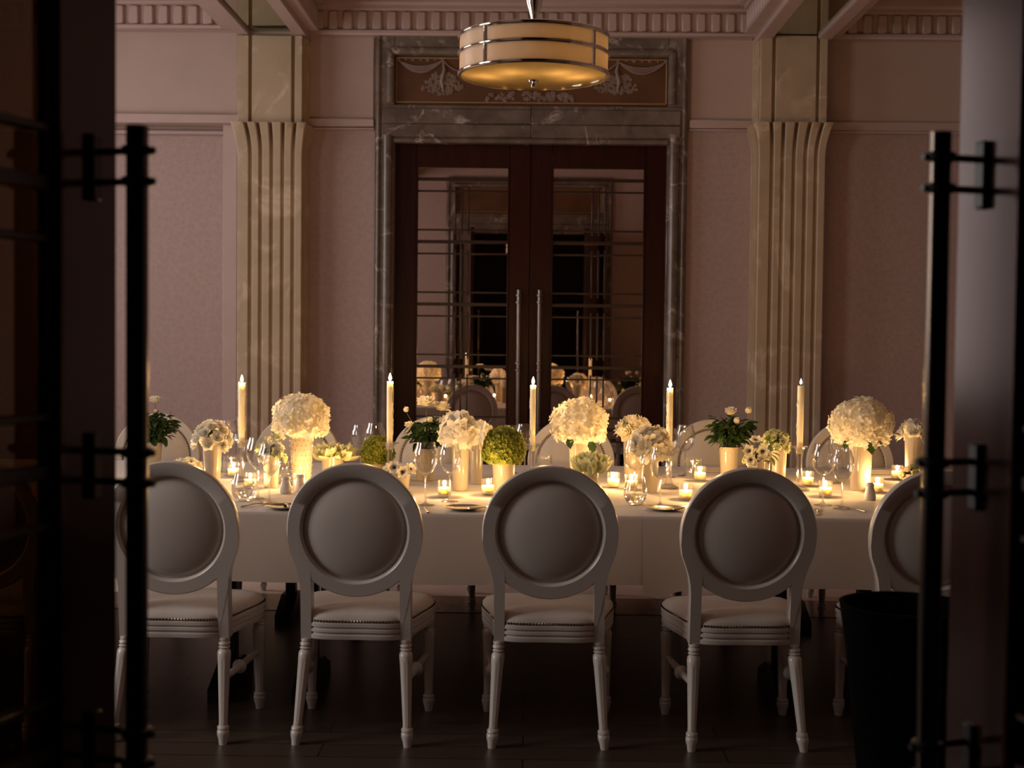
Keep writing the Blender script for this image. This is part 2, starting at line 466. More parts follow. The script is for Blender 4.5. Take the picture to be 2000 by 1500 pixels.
mb = MB(); mb.box(-5.2, 5.2, -3.0, WY + 0.4, -0.12, 0.0)
fl = struct(mb.build('floor', M['floor']))
y_pale = 7.28
mb = MB(); mb.box(-4.55, 4.55, y_pale, WY + 0.1, -0.05, 0.004)
mb.build('stone_border', M['pale_floor'], fl)
mb = MB(); mb.box(-4.55, 4.55, y_pale - 0.42, y_pale - 0.004, -0.05, 0.003)
mb.build('border_band', M['band_floor'], fl)

mb = MB(); mb.box(-5.2, 5.2, -3.0, WY + 0.4, CEIL, CEIL + 0.15)
struct(mb.build('ceiling', M['ceiling']))

# back wall around the door opening, with the projecting left bay
mb = MB()
mb.box(-5.2, DXL, WY, WY + 0.4, 0, CEIL); mb.box(DXR, 5.2, WY, WY + 0.4, 0, CEIL); mb.box(DXL, DXR, WY, WY + 0.4, DZ, CEIL)
wall_back = struct(mb.build('wall_back', M['wallpaper']))
railT, railB = P(350, 229, WY).z, P(350, 248, WY).z
jl, jr = P(436, 500, WY - 0.1).x, P(464, 500, WY - 0.1).x
mb = MB()
mb.box(-4.6, jr, WY - 0.12, WY + 0.01, railT, CEIL, 0.004)
mb.build('upper_panel', M['plaster'], wall_back)
mb = MB(); mb.box(jl, jr, WY - 0.12, WY + 0.01, 0.0, railB + 0.002, 0.004)
mb.build('jamb', M['trim'], wall_back)
# upper plaster panels above the rail in the other two bays
cLx = P(470, 300, WY).x; cRx = P(1545, 300, WY).x
mb = MB(); mb.box(P(560, 150, WY).x, DXL - 0.16, WY - 0.012, WY + 0.01, P(660, 248, WY).z, CEIL); mb.build('upper_panel', M['plaster'], wall_back)
mb = MB(); mb.box(DXR + 0.16, P(1520, 150, WY).x, WY - 0.012, WY + 0.01, P(1400, 254, WY).z, CEIL); mb.build('upper_panel', M['plaster'], wall_back)
mb = MB(); mb.box(P(1570, 150, WY).x, 4.6, WY - 0.012, WY + 0.01, P(1740, 260, WY).z, CEIL); mb.build('upper_panel', M['plaster'], wall_back)

# picture rails
mb = MB()
mb.box(-4.6, jr + 0.02, WY - 0.17, WY + 0.01, railB, railT, 0.006)
mb.box(-4.6, jl, WY - 0.04, WY + 0.01, railB - 0.06, railB - 0.03, 0.004)
t1 = struct(mb.build('trim_1', M['trim']))
mb = MB()
zt, zb = P(660, 233, WY).z, P(660, 249, WY).z
mb.box(P(590, 240, WY).x, DXL - 0.15, WY - 0.05, WY + 0.01, zb, zt, 0.006)
mb.box(P(590, 240, WY).x, DXL - 0.15, WY - 0.03, WY + 0.01, zb - 0.018, zb - 0.004, 0.003)
struct(mb.build('trim_2', M['trim']))
mb = MB()
zt, zb = P(1400, 236, WY).z, P(1400, 252, WY).z
mb.box(DXR + 0.15, P(1500, 240, WY).x, WY - 0.05, WY + 0.01, zb, zt, 0.006)
mb.box(DXR + 0.15, P(1500, 240, WY).x, WY - 0.03, WY + 0.01, zb - 0.018, zb - 0.004, 0.003)
struct(mb.build('trim_3', M['trim']))
mb = MB()
zt, zb = P(1740, 240, WY).z, P(1740, 259, WY).z
mb.box(P(1590, 240, WY).x, 4.6, WY - 0.04, WY + 0.01, zb, zt, 0.006)
mb.box(P(1590, 240, WY).x, 4.6, WY - 0.055, WY + 0.01, zb - 0.014, zb, 0.003)
struct(mb.build('trim_4', M['trim']))

# baseboards of the back wall
for nm, a, b in (('baseboard_back_left', -4.6, DXL - 0.16), ('baseboard_back_right', DXR + 0.16, 4.6)):
    mb = MB(); mb.box(a, b, WY - 0.02, WY + 0.01, 0, 0.16, 0.004); mb.box(a, b, WY - 0.03, WY + 0.01, 0.0, 0.05, 0.004)
    struct(mb.build(nm, M['trim']))

# side walls, doorway wall and the dark hall the camera stands in
mb = MB()
SX = 4.55
WINS = ((2.75, 4.45), (6.20, 8.75)); wz0, wz1 = 0.9, 3.7
for ya, yb in ((NY - 0.2, WINS[0][0]), (WINS[0][1], WINS[1][0]), (WINS[1][1], WY + 0.05)): mb.box(-SX - 0.25, -SX, ya, yb, 0, CEIL)
for ya, yb in WINS: mb.box(-SX - 0.25, -SX, ya, yb, 0, wz0); mb.box(-SX - 0.25, -SX, ya, yb, wz1, CEIL)
struct(mb.build('wall_left', M['wallpaper']))
mb = MB(); mb.box(SX, SX + 0.25, NY - 0.2, WY + 0.05, 0, CEIL)
struct(mb.build('wall_right', M['wallpaper']))
mb = MB()
hx0, hx1 = -1.0, 1.045
mb.box(-5.2, hx0 - 0.06, NY - 0.2, NY, 0, CEIL); mb.box(hx1 + 0.06, 5.2, NY - 0.2, NY, 0, CEIL)
mb.box(hx0 - 0.06, hx1 + 0.06, NY - 0.2, NY, DZ + 0.03, CEIL)
struct(mb.build('wall_front', M['wallpaper']))
mb = MB(); mb.box(-2.6, -2.4, -3.0, NY - 0.2, 0, CEIL); struct(mb.build('wall_hall_left', M['dark_hall']))
mb = MB(); mb.box(2.4, 2.6, -3.0, NY - 0.2, 0, CEIL); struct(mb.build('wall_hall_right', M['dark_hall']))
mb = MB(); mb.box(-2.6, 2.6, -3.15, -3.0, 0, CEIL); struct(mb.build('wall_hall_back', M['dark_hall']))
# windows in the left wall: the dusk comes in here
for wi, (wy0, wy1) in enumerate(WINS):
    win = MB()
    win.box(-SX - 0.06, -SX + 0.02, wy0, wy0 + 0.07, wz0, wz1, 0.004); win.box(-SX - 0.06, -SX + 0.02, wy1 - 0.07, wy1, wz0, wz1, 0.004)
    win.box(-SX - 0.06, -SX + 0.02, wy0, wy1, wz0, wz0 + 0.07, 0.004); win.box(-SX - 0.06, -SX + 0.02, wy0, wy1, wz1 - 0.07, wz1, 0.004)
    wn = struct(win.build('window_%d' % (wi + 1), M['window_paint']))
    y = 0.5 * (wy0 + wy1)
    mb = MB(); mb.box(-SX - 0.045, -SX, y - 0.02, y + 0.02, wz0 + 0.07, wz1 - 0.07, 0.004); mb.build('mullion', M['window_paint'], wn)
    for a, b in ((wy0 + 0.06, y - 0.01), (y + 0.01, wy1 - 0.06)):
        mb = MB(); mb.box(-SX - 0.022, -SX - 0.018, a, b, wz0 + 0.06, wz1 - 0.06); mb.build('pane', M['glass'], wn)

# marble surround of the far door
def slab(parent, x0, x1, y0, y1, z0, z1, b=0.004):
    m_ = MB(); m_.box(x0, x1, y0, y1, z0, z1, b)
    return m_.build('marble_slab', M['grey_marble'], parent)
ZT = P(1035, 70, WY - 0.09).z
oxl, oxr = P(731, 400, WY - 0.09).x, P(1341, 400, WY - 0.09).x
ixl, ixr = P(768, 400, WY - 0.09).x, P(1303, 400, WY - 0.09).x
zl0, zl1 = P(1035, 280, WY - 0.09).z, P(1035, 205, WY - 0.09).z
zp0, zp1 = P(1035, 203, WY - 0.05).z, P(1035, 110, WY - 0.05).z
def surround(root, yf, sgn):
    """slabs and mouldings of a marble door case; yf is the wall face, sgn the side it stands out to"""
    def yy(a, b):
        p = sorted((yf + sgn * a, yf + sgn * b)); return p[0], p[1]
    zc = [0.0, 1.30, zl0, ZT]
    for (xa, xb, o) in ((oxl, ixl, -1), (ixr, oxr, 1)):
        w = xb - xa
        for k in range(2):
            y0, y1 = yy(-0.01, 0.055); slab(root, xa, xb, y0, y1, zc[k] + 0.001, zc[k + 1] - 0.001)
        # half-round moulding standing in front of the jamb slab
        xm = xa + w * (0.66 if o < 0 else 0.36)
        m_ = MB(); m_.tube([(xm, yf + sgn * 0.055, 0.0), (xm, yf + sgn * 0.055, zl0 + 0.05)], 0.036, 18)
        m_.build('roll_moulding', M['grey_marble'], root)
        xo = xa + 0.022 if o < 0 else xb - 0.022
        m_ = MB(); m_.tube([(xo, yf + sgn * 0.055, 0.0), (xo, yf + sgn * 0.055, ZT)], 0.015, 12)
        m_.build('edge_moulding', M['grey_marble'], root)
        y0, y1 = yy(-0.01, 0.055); slab(root, xa, xb, y0, y1, zl1, ZT)
    y0, y1 = yy(-0.01, 0.055)
    xm = 0.5 * (oxl + oxr)
    slab(root, oxl, xm - 0.001, y0, y1, zl0, zl1); slab(root, xm + 0.001, oxr, y0, y1, zl0, zl1)
    y0, y1 = yy(0.05, 0.072)
    zz = zl0 + 0.135
    slab(root, oxl + 0.05, xm - 0.001, y0, y1, zl0 + 0.045, zz); slab(root, xm + 0.001, oxr - 0.05, y0, y1, zl0 + 0.045, zz)
    slab(root, oxl + 0.05, xm - 0.001, y0, y1, zz + 0.006, zl1 - 0.03); slab(root, xm + 0.001, oxr - 0.05, y0, y1, zz + 0.006, zl1 - 0.03)
    m_ = MB(); m_.tube([(ixl, yf + sgn * 0.055, zl0 + 0.02), (ixr, yf + sgn * 0.055, zl0 + 0.02)], 0.02, 14); m_.build('roll_moulding', M['grey_marble'], root)
    y0, y1 = yy(-0.01, 0.055)
    slab(root, ixl, ixr, y0, y1, zp1, ZT)
    # sunk panel with its bead
    y0, y1 = yy(-0.01, 0.02)
    m_ = MB(); m_.box(ixl - 0.02, ixr + 0.02, y0, y1, zp0 - 0.03, zp1 + 0.02); m_.build('frieze_panel', M['panel'], root)
    m_ = MB()
    pa, pb = ixl + 0.01, ixr - 0.01
    for (a, b) in (((pa, zp0 + .012), (pb, zp0 + .012)), ((pa, zp1 - .012), (pb, zp1 - .012)), ((pa, zp0 + .012), (pa, zp1 - .012)), ((pb, zp0 + .012), (pb, zp1 - .012))):
        m_.tube([(a[0], yf + sgn * 0.022, a[1]), (b[0], yf + sgn * 0.022, b[1])], 0.007, 8)
    m_.build('panel_bead', M['gilt'], root)
    m_ = MB(); m_.tube([(ixl - 0.03, yf + sgn * 0.05, zp1 + 0.03), (ixr + 0.03, yf + sgn * 0.05, zp1 + 0.03)], 0.03, 14); m_.build('roll_moulding', M['grey_marble'], root)
    for xx in (ixl - 0.03, ixr + 0.03):
        m_ = MB(); m_.tube([(xx, yf + sgn * 0.05, zp0), (xx, yf + sgn * 0.05, zp1 + 0.03)], 0.03, 14); m_.build('roll_moulding', M['grey_marble'], root)

mb = MB(); mb.box(oxl - 0.008, ixl, WY - 0.012, WY + 0.02, 0.0, ZT); mb.box(ixr, oxr + 0.008, WY - 0.012, WY + 0.02, 0.0, ZT); mb.box(ixl, ixr, WY - 0.012, WY + 0.02, zl0 + 0.01, ZT)
case_far = struct(mb.build('trim_5', M['grey_marble']))
surround(case_far, WY, -1)
mb = MB(); mb.box(oxl - 0.008, hx0 - 0.061, NY - 0.02, NY + 0.012, 0.0, ZT); mb.box(hx1 + 0.061, oxr + 0.008, NY - 0.02, NY + 0.012, 0.0, ZT); mb.box(hx0 - 0.06, hx1 + 0.06, NY - 0.02, NY + 0.012, zl0 + 0.04, ZT)
case_near = struct(mb.build('trim_6', M['grey_marble']))
surround(case_near, NY, 1)
# plaster garlands in the frieze panel of the far door
def garland(parent, yf):
    r_ = random.Random(3)
    def flower_blob(m_, x, z, s):
        for k in range(5):
            a = k * 2 * PI / 5 + r_.random()
            m_.ball((x + math.cos(a) * s * 0.55, yf, z + math.sin(a) * s * 0.55), s * 0.42, s * 0.35, s * 0.42, 6, 4)
        m_.ball((x, yf - s * 0.25, z), s * 0.3, None, None, 6, 4)
    z_top = P(1035, 119, WY - .03).z
    for sd in (-1, 1):
        px0, px1 = (778, 865) if sd < 0 else (1301, 1208)
        xa, xb = P(px0, 119, WY - .03).x, P(px1, 119, WY - .03).x
        m_ = MB()
        for q in range(3):
            pts = [(xa + (xb - xa) * t, yf - 0.006, z_top - (0.085 - q * 0.018) * 4 * t * (1 - t)) for t in [i / 14 for i in range(15)]]
            m_.tube(pts, [0.004 + 0.006 * math.sin(PI * i / 14) for i in range(15)], 6)
        m_.build('swag', M['relief'], parent)
        m_ = MB()
        for i in range(7):
            t = i / 6; flower_blob(m_, xa + (xb - xa) * t, z_top + 0.006, 0.016 if i % 2 == 0 else 0.010)
        m_.build('rosette_row', M['relief'], parent)
        m_ = MB()
        m_.tube([(xb, yf - 0.004, z_top), (xb - sd * 0.012, yf - 0.008, z_top - 0.07), (xb + sd * 0.008, yf - 0.006, z_top - 0.15), (xb - sd * 0.006, yf - 0.004, z_top - 0.22)], [0.006, 0.014, 0.016, 0.005], 8)
        pts = [(xb - sd * 0.22 * t, yf - 0.006, z_top - 0.05 * t - 0.05 * 4 * t * (1 - t)) for t in [i / 8 for i in range(9)]]
        m_.tube(pts, 0.006, 6)
        m_.build('ribbon', M['relief'], parent)
        m_ = MB()
        for i in range(150):
            q = r_.uniform(0.28, 1.0); w_ = r_.uniform(-1, 1)
            x = xb + w_ * 0.175 * q ** 0.9; z = z_top - 0.045 - q * 0.205 + 0.05 * abs(w_) * q
            flower_blob(m_, x, z, r_.uniform(0.010, 0.017))
        m_.build('bouquet', M['relief'], parent)
    m_ = MB()
    xc0, xc1 = P(948, 188, WY - .03).x, P(1124, 188, WY - .03).x
    for i in range(64):
        t = r_.random(); x = xc0 + (xc1 - xc0) * t
        flower_blob(m_, x, zp0 + 0.03 + r_.uniform(0, 0.06) * (1 - (2 * t - 1) ** 2 * 0.4), r_.uniform(0.012, 0.022))
    m_.build('bouquet', M['relief'], parent)
garland(case_far, WY - 0.022)

# pilasters
def pilaster(n, pxl, pxr, flip):
    """cream marble pilaster: flat reeds below, plain framed block above"""
    yf = WY - 0.20
    xl, xr = P(pxl, 500, yf).x, P(pxr, 500, yf).x
    w = xr - xl
    zc = P(0.5 * (pxl + pxr), 241, yf).z; zt = P(0.5 * (pxl + pxr), 69, yf).z
    m_ = MB(); m_.box(xl + 0.012, xr - 0.012, yf + 0.022, WY + 0.02, 0, zt + 0.04, 0.0)
    root = struct(m_.build('trim_%d' % n, M['cream_marble']))
    def flare(z):                      # outward curve at the capital
        t = max(0.0, (z - (zc - 0.24)) / 0.24); return 1.0 + 0.165 * t * t
    zs = [0.0, zc - 0.24, zc - 0.19, zc - 0.14, zc - 0.09, zc - 0.05, zc - 0.02, zc - 0.002]
    cx = 0.5 * (xl + xr)
    edges = [(0.0, 0.175), (0.225, 0.335), (0.385, 0.505), (0.555, 0.675), (0.725, 0.835), (0.885, 1.0)]
    if flip: edges = [(1 - b, 1 - a) for a, b in edges][::-1]
    for (a, b) in edges:
        vs = []; fs = []
        for z in zs:
            f = flare(z); x0 = cx + (xl + w * a - cx) * f; x1 = cx + (xl + w * b - cx) * f
            yo = yf - (f - 1.0) * 0.5
            vs += [(x0, yf + 0.03, z), (x0, yo + 0.006, z), (x0 + 0.006, yo, z), (x1 - 0.006, yo, z), (x1, yo + 0.006, z), (x1, yf + 0.03, z)]
        for k in range(len(zs) - 1):
            for i in range(5): fs.append((k * 6 + i, k * 6 + i + 1, (k + 1) * 6 + i + 1, (k + 1) * 6 + i))
        e = (len(zs) - 1) * 6
        fs.append(tuple(e + i for i in range(6))); fs.append((5, 4, 3, 2, 1, 0))
        for k in range(len(zs) - 1): fs.append((k * 6 + 5, k * 6, (k + 1) * 6, (k + 1) * 6 + 5))
        m_ = MB(); m_.add(vs, fs); m_.build('reed', M['cream_marble'], root)
    # stepped flanks, flaring too
    for s in (-1, 1):
        for q, (dy, dx) in enumerate(((0.050, 0.006), (0.095, 0.014), (0.140, 0.022))):
            vs = []; fs = []
            for z in zs:
                f = flare(z); xe = cx + s * (w / 2 + dx) * f
                vs += [(xe - s * 0.05, yf + dy, z), (xe, yf + dy, z), (xe, WY + 0.01, z), (xe - s * 0.05, WY + 0.01, z)]
            for k in range(len(zs) - 1):
                for i in range(4): fs.append((k * 4 + i, k * 4 + (i + 1) % 4, (k + 1) * 4 + (i + 1) % 4, (k + 1) * 4 + i))
            e = (len(zs) - 1) * 4; fs.append((e, e + 1, e + 2, e + 3))
            m_ = MB(); m_.add(vs, fs); m_.build('flank_step', M['cream_marble'], root)
            m_ = MB(); xe = cx + s * (w / 2 + dx + 0.002)
            m_.box(min(xe, xe - s * 0.05), max(xe, xe - s * 0.05), yf + dy - 0.006, WY + 0.01, zc + 0.002, zt, 0.002); m_.build('flank_step', M['cream_marble'], root)
    for (a, b, nm) in ((0.0, 0.175, 'block_strip'), (0.225, 0.835, 'block_panel'), (0.885, 1.0, 'block_strip')) if not flip else ((0.0, 0.115, 'block_strip'), (0.165, 0.775, 'block_panel'), (0.825, 1.0, 'block_strip')):
        m_ = MB(); m_.box(xl + w * a, xl + w * b, yf - 0.012, yf + 0.03, zc + 0.002, zt - 0.002, 0.004); m_.build(nm, M['cream_marble'], root)
    return xl, xr, zc, zt
pil_l = pilaster(7, 463, 589, False)
pil_r = pilaster(8, 1479, 1609, False)

# beams above the pilasters: two painted rails with a mirrored soffit between
BZ = pil_l[3] + 0.003
def beam(n, xl, xr):
    y0, y1 = NY, WY + 0.02
    m_ = MB(); m_.box(xl - 0.02, xr + 0.02, y0, y1, BZ + 0.05, CEIL + 0.01)
    root = struct(m_.build('trim_%d' % n, M['trim']))
    for (a, b) in ((xl - 0.02, xl + 0.085), (xr - 0.07, xr + 0.03)):
        m_ = MB(); m_.box(a, b, y0, y1, BZ, BZ + 0.06, 0.008); m_.build('beam_rail', M['trim'], root)
        m_ = MB(); m_.box(a - 0.012 if a < xl + .01 else a + 0.03, b - 0.05 if a < xl + .01 else b + 0.012, y0, y1, BZ + 0.03, BZ + 0.085, 0.006); m_.build('beam_moulding', M['trim'], root)
    m_ = MB(); m_.box(xl + 0.08, xr - 0.065, y0, y1, BZ + 0.028, BZ + 0.05); m_.build('mirror_soffit', M['soffit_mirror'], root)
    return root
beam_l = beam(9, pil_l[0], pil_l[1]); beam_r = beam(10, pil_r[0], pil_r[1])

# fluted cornice: one backing per bay, each flute block its own piece
flute_me = None
def cornice(n, a, b, yf, pitch=0.106):
    global flute_me
    zb = P(1035, 66, WY - .1).z; zt2 = P(1035, 21, WY - .1).z
    m_ = MB()
    m_.box(a, b, yf - 0.06, yf + 0.02, zb + 0.02, zt2, 0.0)
    m_.box(a, b, yf - 0.10, yf + 0.02, zb - 0.015, zb + 0.022, 0.008)
    m_.box(a, b, yf - 0.105, yf + 0.02, zt2 - 0.004, zt2 + 0.03, 0.008)
    m_.box(a, b, yf - 0.16, yf + 0.02, zt2 + 0.02, CEIL + 0.02, 0.02)
    root = struct(m_.build('trim_%d' % n, M['trim']))
    if flute_me is None:
        f_ = MB(); h = zt2 - zb - 0.03
        f_.box(-0.033, 0.033, -0.028, 0.01, 0, h, 0.009); flute_me = f_.mesh('flute_block', M['trim'])
    k = int((b - a) / pitch)
    off = (b - a - k * pitch) / 2
    for i in range(k):
        place('flute_block', flute_me, root, (a + off + (i + 0.5) * pitch, yf - 0.06, zb + 0.024))
    return root
cornice(11, pil_l[1] + 0.03, pil_r[0] - 0.03, WY)
cornice(12, -4.5, pil_l[0] - 0.03, WY - 0.12)
cornice(13, pil_r[1] + 0.03, 4.5, WY)
# cornices along the inner beam sides (the far two metres can be seen)
def side_cornice(n, x, s):
    zb = P(1035, 66, WY - .1).z; zt2 = P(1035, 21, WY - .1).z
    y0, y1 = 6.2, WY - 0.18
    def bx(m_, d0, d1, z0, z1, b):
        xs = sorted((x + s * d0, x + s * d1)); m_.box(xs[0], xs[1], y0, y1, z0, z1, b)
    m_ = MB()
    bx(m_, -0.02, 0.05, zb + 0.02, zt2, 0.0); bx(m_, -0.02, 0.085, zb - 0.01, zb + 0.022, 0.008)
    bx(m_, -0.02, 0.09, zt2, zt2 + 0.03, 0.008); bx(m_, -0.02, 0.14, zt2 + 0.02, CEIL + 0.02, 0.02)
    root = struct(m_.build('trim_%d' % n, M['trim']))
    for i in range(int((y1 - y0) / 0.106)):
        place('flute_block', flute_me, root, (x + s * 0.05, y1 - (i + 0.5) * 0.106, zb + 0.024), (0, 0, PI / 2 if s > 0 else -PI / 2))
side_cornice(14, pil_l[1] + 0.03, 1); side_cornice(15, pil_r[0] - 0.03, -1)
side_cornice(16, pil_l[0] - 0.03, -1); side_cornice(17, pil_r[1] + 0.03, 1)

# ---------------------------------------------------------------- doors
ring_me = {}
def door_leaf(n, hinge, rotz, mirror, wood, glass, bar_mat, handle_mat, width, height):
    """glazed leaf: hinge at the origin, leaf along +x (or -x when mirrored), seen face towards -y"""
    s = -1 if mirror else 1
    th = 0.05; st = 0.155; tr_ = 0.175; br_ = 0.26
    def bx(m_, x0, x1, y0, y1, z0, z1, b=0.0):
        xs = sorted((s * x0, s * x1)); m_.box(xs[0], xs[1], y0, y1, z0, z1, b)
    m_ = MB(); bx(m_, 0, st, -th / 2, th / 2, 0.01, height, 0.003)
    root = struct(m_.build('door_%d' % n, wood, None, hinge, (0, 0, rotz)))
    m_ = MB(); bx(m_, width - st, width - 0.002, -th / 2, th / 2, 0.01, height, 0.003); m_.build('stile', wood, root)
    m_ = MB(); bx(m_, st, width - st, -th / 2, th / 2, height - tr_, height, 0.003); m_.build('rail', wood, root)
    m_ = MB(); bx(m_, st, width - st, -th / 2, th / 2, 0.01, br_, 0.003); m_.build('rail', wood, root)
    m_ = MB(); bx(m_, st - 0.01, width - st + 0.01, -0.003, 0.003, br_ - 0.01, height - tr_ + 0.01); m_.build('pane', glass, root)
    g0, g1 = st, width - st
    for (a, b, c, d) in ((g0, g0 + 0.012, br_, height - tr_), (g1 - 0.012, g1, br_, height - tr_)):
        m_ = MB(); bx(m_, a, b, -th / 2 - 0.004, -0.004, c, d, 0.002); m_.build('glazing_bead', wood, root)
    zt2 = height - tr_
    thick = [zt2 - 0.084 - k * 0.457 for k in range(6)]
    hb = []
    for k, z in enumerate(thick):
        if z < br_ + 0.03: continue
        hb.append((z, 0.012))
        for dz in (0.087, -0.087):
            if br_ + 0.02 < z + dz < zt2 - 0.02: hb.append((z + dz, 0.0065))
    for (z, h) in hb:
        m_ = MB(); bx(m_, g0, g1, -0.016, -0.0035, z - h, z + h, 0.002); m_.build('glazing_bar', bar_mat, root)
    xm = 0.5 * (g0 + g1) - 0.005
    for k in range(len(thick)):
        za = thick[k] - 0.087 + 0.02; zb_ = (thick[k + 1] + 0.087 - 0.02) if k + 1 < len(thick) else br_
        za += 0.012; zb_ -= 0.012
        if za - zb_ < 0.05: continue
        for q in (-1, 0, 1):
            m_ = MB(); bx(m_, xm + q * 0.048 - 0.006, xm + q * 0.048 + 0.006, -0.021, -0.0035, max(zb_, br_ + 0.01), za, 0.002)
            m_.build('glazing_bar', bar_mat, root)
    # long pull handle with paired clamps, on the seen face
    hx = s * (width - 0.075); hy = -th / 2 - 0.085
    m_ = MB(); m_.tube([(hx, hy, 0.69), (hx, hy, 1.775)], 0.0180, 18)
    h = m_.build('handle', handle_mat, root)
    for zc in (0.752, 1.217, 1.71):
        m_ = MB()
        m_.box(hx - 0.013, hx + 0.013, -th / 2 - 0.012, -th / 2 + 0.002, zc - 0.055, zc + 0.055, 0.003)
        for dz in (-0.025, 0.025):
            m_.tube([(hx, -th / 2 - 0.004, zc + dz), (hx, hy, zc + dz)], 0.006, 8)
            m_.lathe([(0.0180, -0.009), (0.0255, -0.006), (0.0255, 0.006), (0.0180, 0.009)], 16, (hx, hy, zc + dz))
            m_.tube([(hx, hy, zc + dz), (hx, hy - 0.032, zc + dz)], 0.006, 8)
        m_.build('bracket', M['blackmetal'] if handle_mat is M['bronze'] else handle_mat, h)
    return root
LEAF_W = (DXR - DXL) / 2
door_leaf(1, (DXL, WY + 0.05, 0), 0, False, M['mahogany'], M['bronze_glass'], M['bar_wood'], M['nickel'], LEAF_W, DZ - 0.005)
door_leaf(2, (DXR, WY + 0.05, 0), 0, True, M['mahogany'], M['bronze_glass'], M['bar_wood'], M['nickel'], LEAF_W, DZ - 0.005)
ang = math.acos(0.275 / 1.015)
door_leaf(3, (hx0, NY, 0), ang, False, M['dark_gloss'], M['door_glass'], M['bar_wood'], M['bronze'], 1.015, DZ)
door_leaf(4, (hx1, NY, 0), -math.acos(0.300 / 1.015), True, M['dark_gloss'], M['door_glass'], M['bar_wood'], M['bronze'], 1.015, DZ)
# dark lobby behind the far doors
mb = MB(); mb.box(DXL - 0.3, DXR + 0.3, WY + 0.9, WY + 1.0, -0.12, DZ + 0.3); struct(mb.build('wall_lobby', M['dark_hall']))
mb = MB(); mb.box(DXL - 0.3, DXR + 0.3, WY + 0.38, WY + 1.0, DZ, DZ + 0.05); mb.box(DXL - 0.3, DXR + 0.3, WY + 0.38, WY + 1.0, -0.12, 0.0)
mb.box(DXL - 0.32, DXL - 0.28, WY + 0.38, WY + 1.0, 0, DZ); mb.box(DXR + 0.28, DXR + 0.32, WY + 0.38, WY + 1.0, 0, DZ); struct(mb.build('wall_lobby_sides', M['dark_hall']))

# ---------------------------------------------------------------- tables and linen
TY0, TY1 = 5.06, 7.04
def banquet_table(x0, x1, label, trestles):
    t = thing('banquet_table', label, 'table', (0.5 * (x0 + x1), 0.5 * (TY0 + TY1), 0), 0, 'tables pushed together in a row')
    hw = 0.5 * (x1 - x0) - 0.003; hd = 0.5 * (TY1 - TY0) - 0.012; cx = 0.5 * (x0 + x1)
    m_ = MB(); m_.box(-hw, hw, -hd, hd, 0.722, 0.752, 0.004); m_.build('table_top', M['tablewood'], t)
    for xt in trestles:
        x = xt - cx
        m_ = MB()
        m_.box(x - 0.025, x + 0.025, -0.72, -0.66, 0.06, 0.722, 0.004); m_.box(x - 0.025, x + 0.025, 0.66, 0.72, 0.06, 0.722, 0.004)
        m_.box(x - 0.025, x + 0.025, -0.72, 0.72, 0.62, 0.66, 0.004)
        m_.build('trestle', M['blackmetal'], t)
        for yy in (-0.69, 0.69):
            m_ = MB(); m_.prism([(-0.24, 0.0), (-0.24, 0.05), (-0.06, 0.12), (0.06, 0.12), (0.24, 0.05), (0.24, 0.0)], -0.04, 0.04)
            m_.xf(lambda a, b, c: (x + b, yy + a, c)); m_.build('trestle_foot', M['blackmetal'], t)
    m_ = MB(); xs = sorted(q - cx for q in trestles); m_.box(xs[0], xs[-1], -0.02, 0.02, 0.60, 0.65, 0.004); m_.build('stretcher', M['blackmetal'], t)
J1, J2 = -1.03, 1.20
banquet_table(-2.95, J1, 'linen-covered table behind the leftmost chairs, black trestle legs', (-2.7, -1.19))
banquet_table(J1, J2, 'linen-covered middle table in front of the glazed doors, black trestle legs', (-0.86, 1.03))
banquet_table(J2, 2.95, 'linen-covered table behind the rightmost chair, black trestle legs', (1.37, 2.7))

def tablecloth(x0, x1, lift, hem, seed, label, dip):
    r_ = random.Random(seed)
    ph = [r_.uniform(0, 6.28) for _ in range(6)]
    nx = int((x1 - x0) / 0.03); m_ = MB(); vs = []
    prof = []                            # (y, z, drop) across the table, front hem to back hem
    zt = TZ + lift; yo = 0.004 + lift * 5
    nd = 9
    for k in range(nd + 1): prof.append((TY0 - yo, None, 1 - k / nd))
    for k in range(1, 5):
        a = PI / 2 * k / 5; prof.append((TY0 - yo + 0.014 * (1 - math.cos(a)), zt - 0.014 + 0.014 * math.sin(a), 0))
    for k in range(13): prof.append((TY0 + 0.02 + (TY1 - TY0 - 0.04) * k / 12, zt, 0))
    for k in range(4, 0, -1):
        a = PI / 2 * k / 5; prof.append((TY1 + yo - 0.014 * (1 - math.cos(a)), zt - 0.014 + 0.014 * math.sin(a), 0))
    for k in range(nd + 1): prof.append((TY1 + yo, None, k / nd))
    n = len(prof)
    for i in range(nx + 1):
        x = x0 + (x1 - x0) * i / nx
        hz = hem + dip(x)
        for j, (y, z, d) in enumerate(prof):
            if z is None:
                z = zt - 0.014 + (hz - zt + 0.014) * d
                w = 0.010 * math.sin(4.1 * x + ph[0]) + 0.006 * math.sin(9.7 * x + ph[1]) + 0.0035 * math.sin(17 * x + ph[2])
                out = (0.014 + w) * d
                y = y - out if j < n / 2 else y + out
            else:
                z += 0.0006 * math.sin(5 * x + 3 * y + ph[3])
            vs.append((x, y, z))
    fs = [(i * n + j, i * n + j + 1, (i + 1) * n + j + 1, (i + 1) * n + j) for i in range(nx) for j in range(n - 1)]
    m_.add(vs, fs)
    o = m_.build('tablecloth', M['linen'], sharp=60)
    tag(o, label, 'tablecloth', 'white cloths on the long table')
SEAM = T(1250, 1000).x
tablecloth(-2.97, SEAM + 0.25, 0.0, 0.492, 1, 'white linen tablecloth covering the left and middle of the long table', lambda x: 0.006 * math.sin(3 * x))
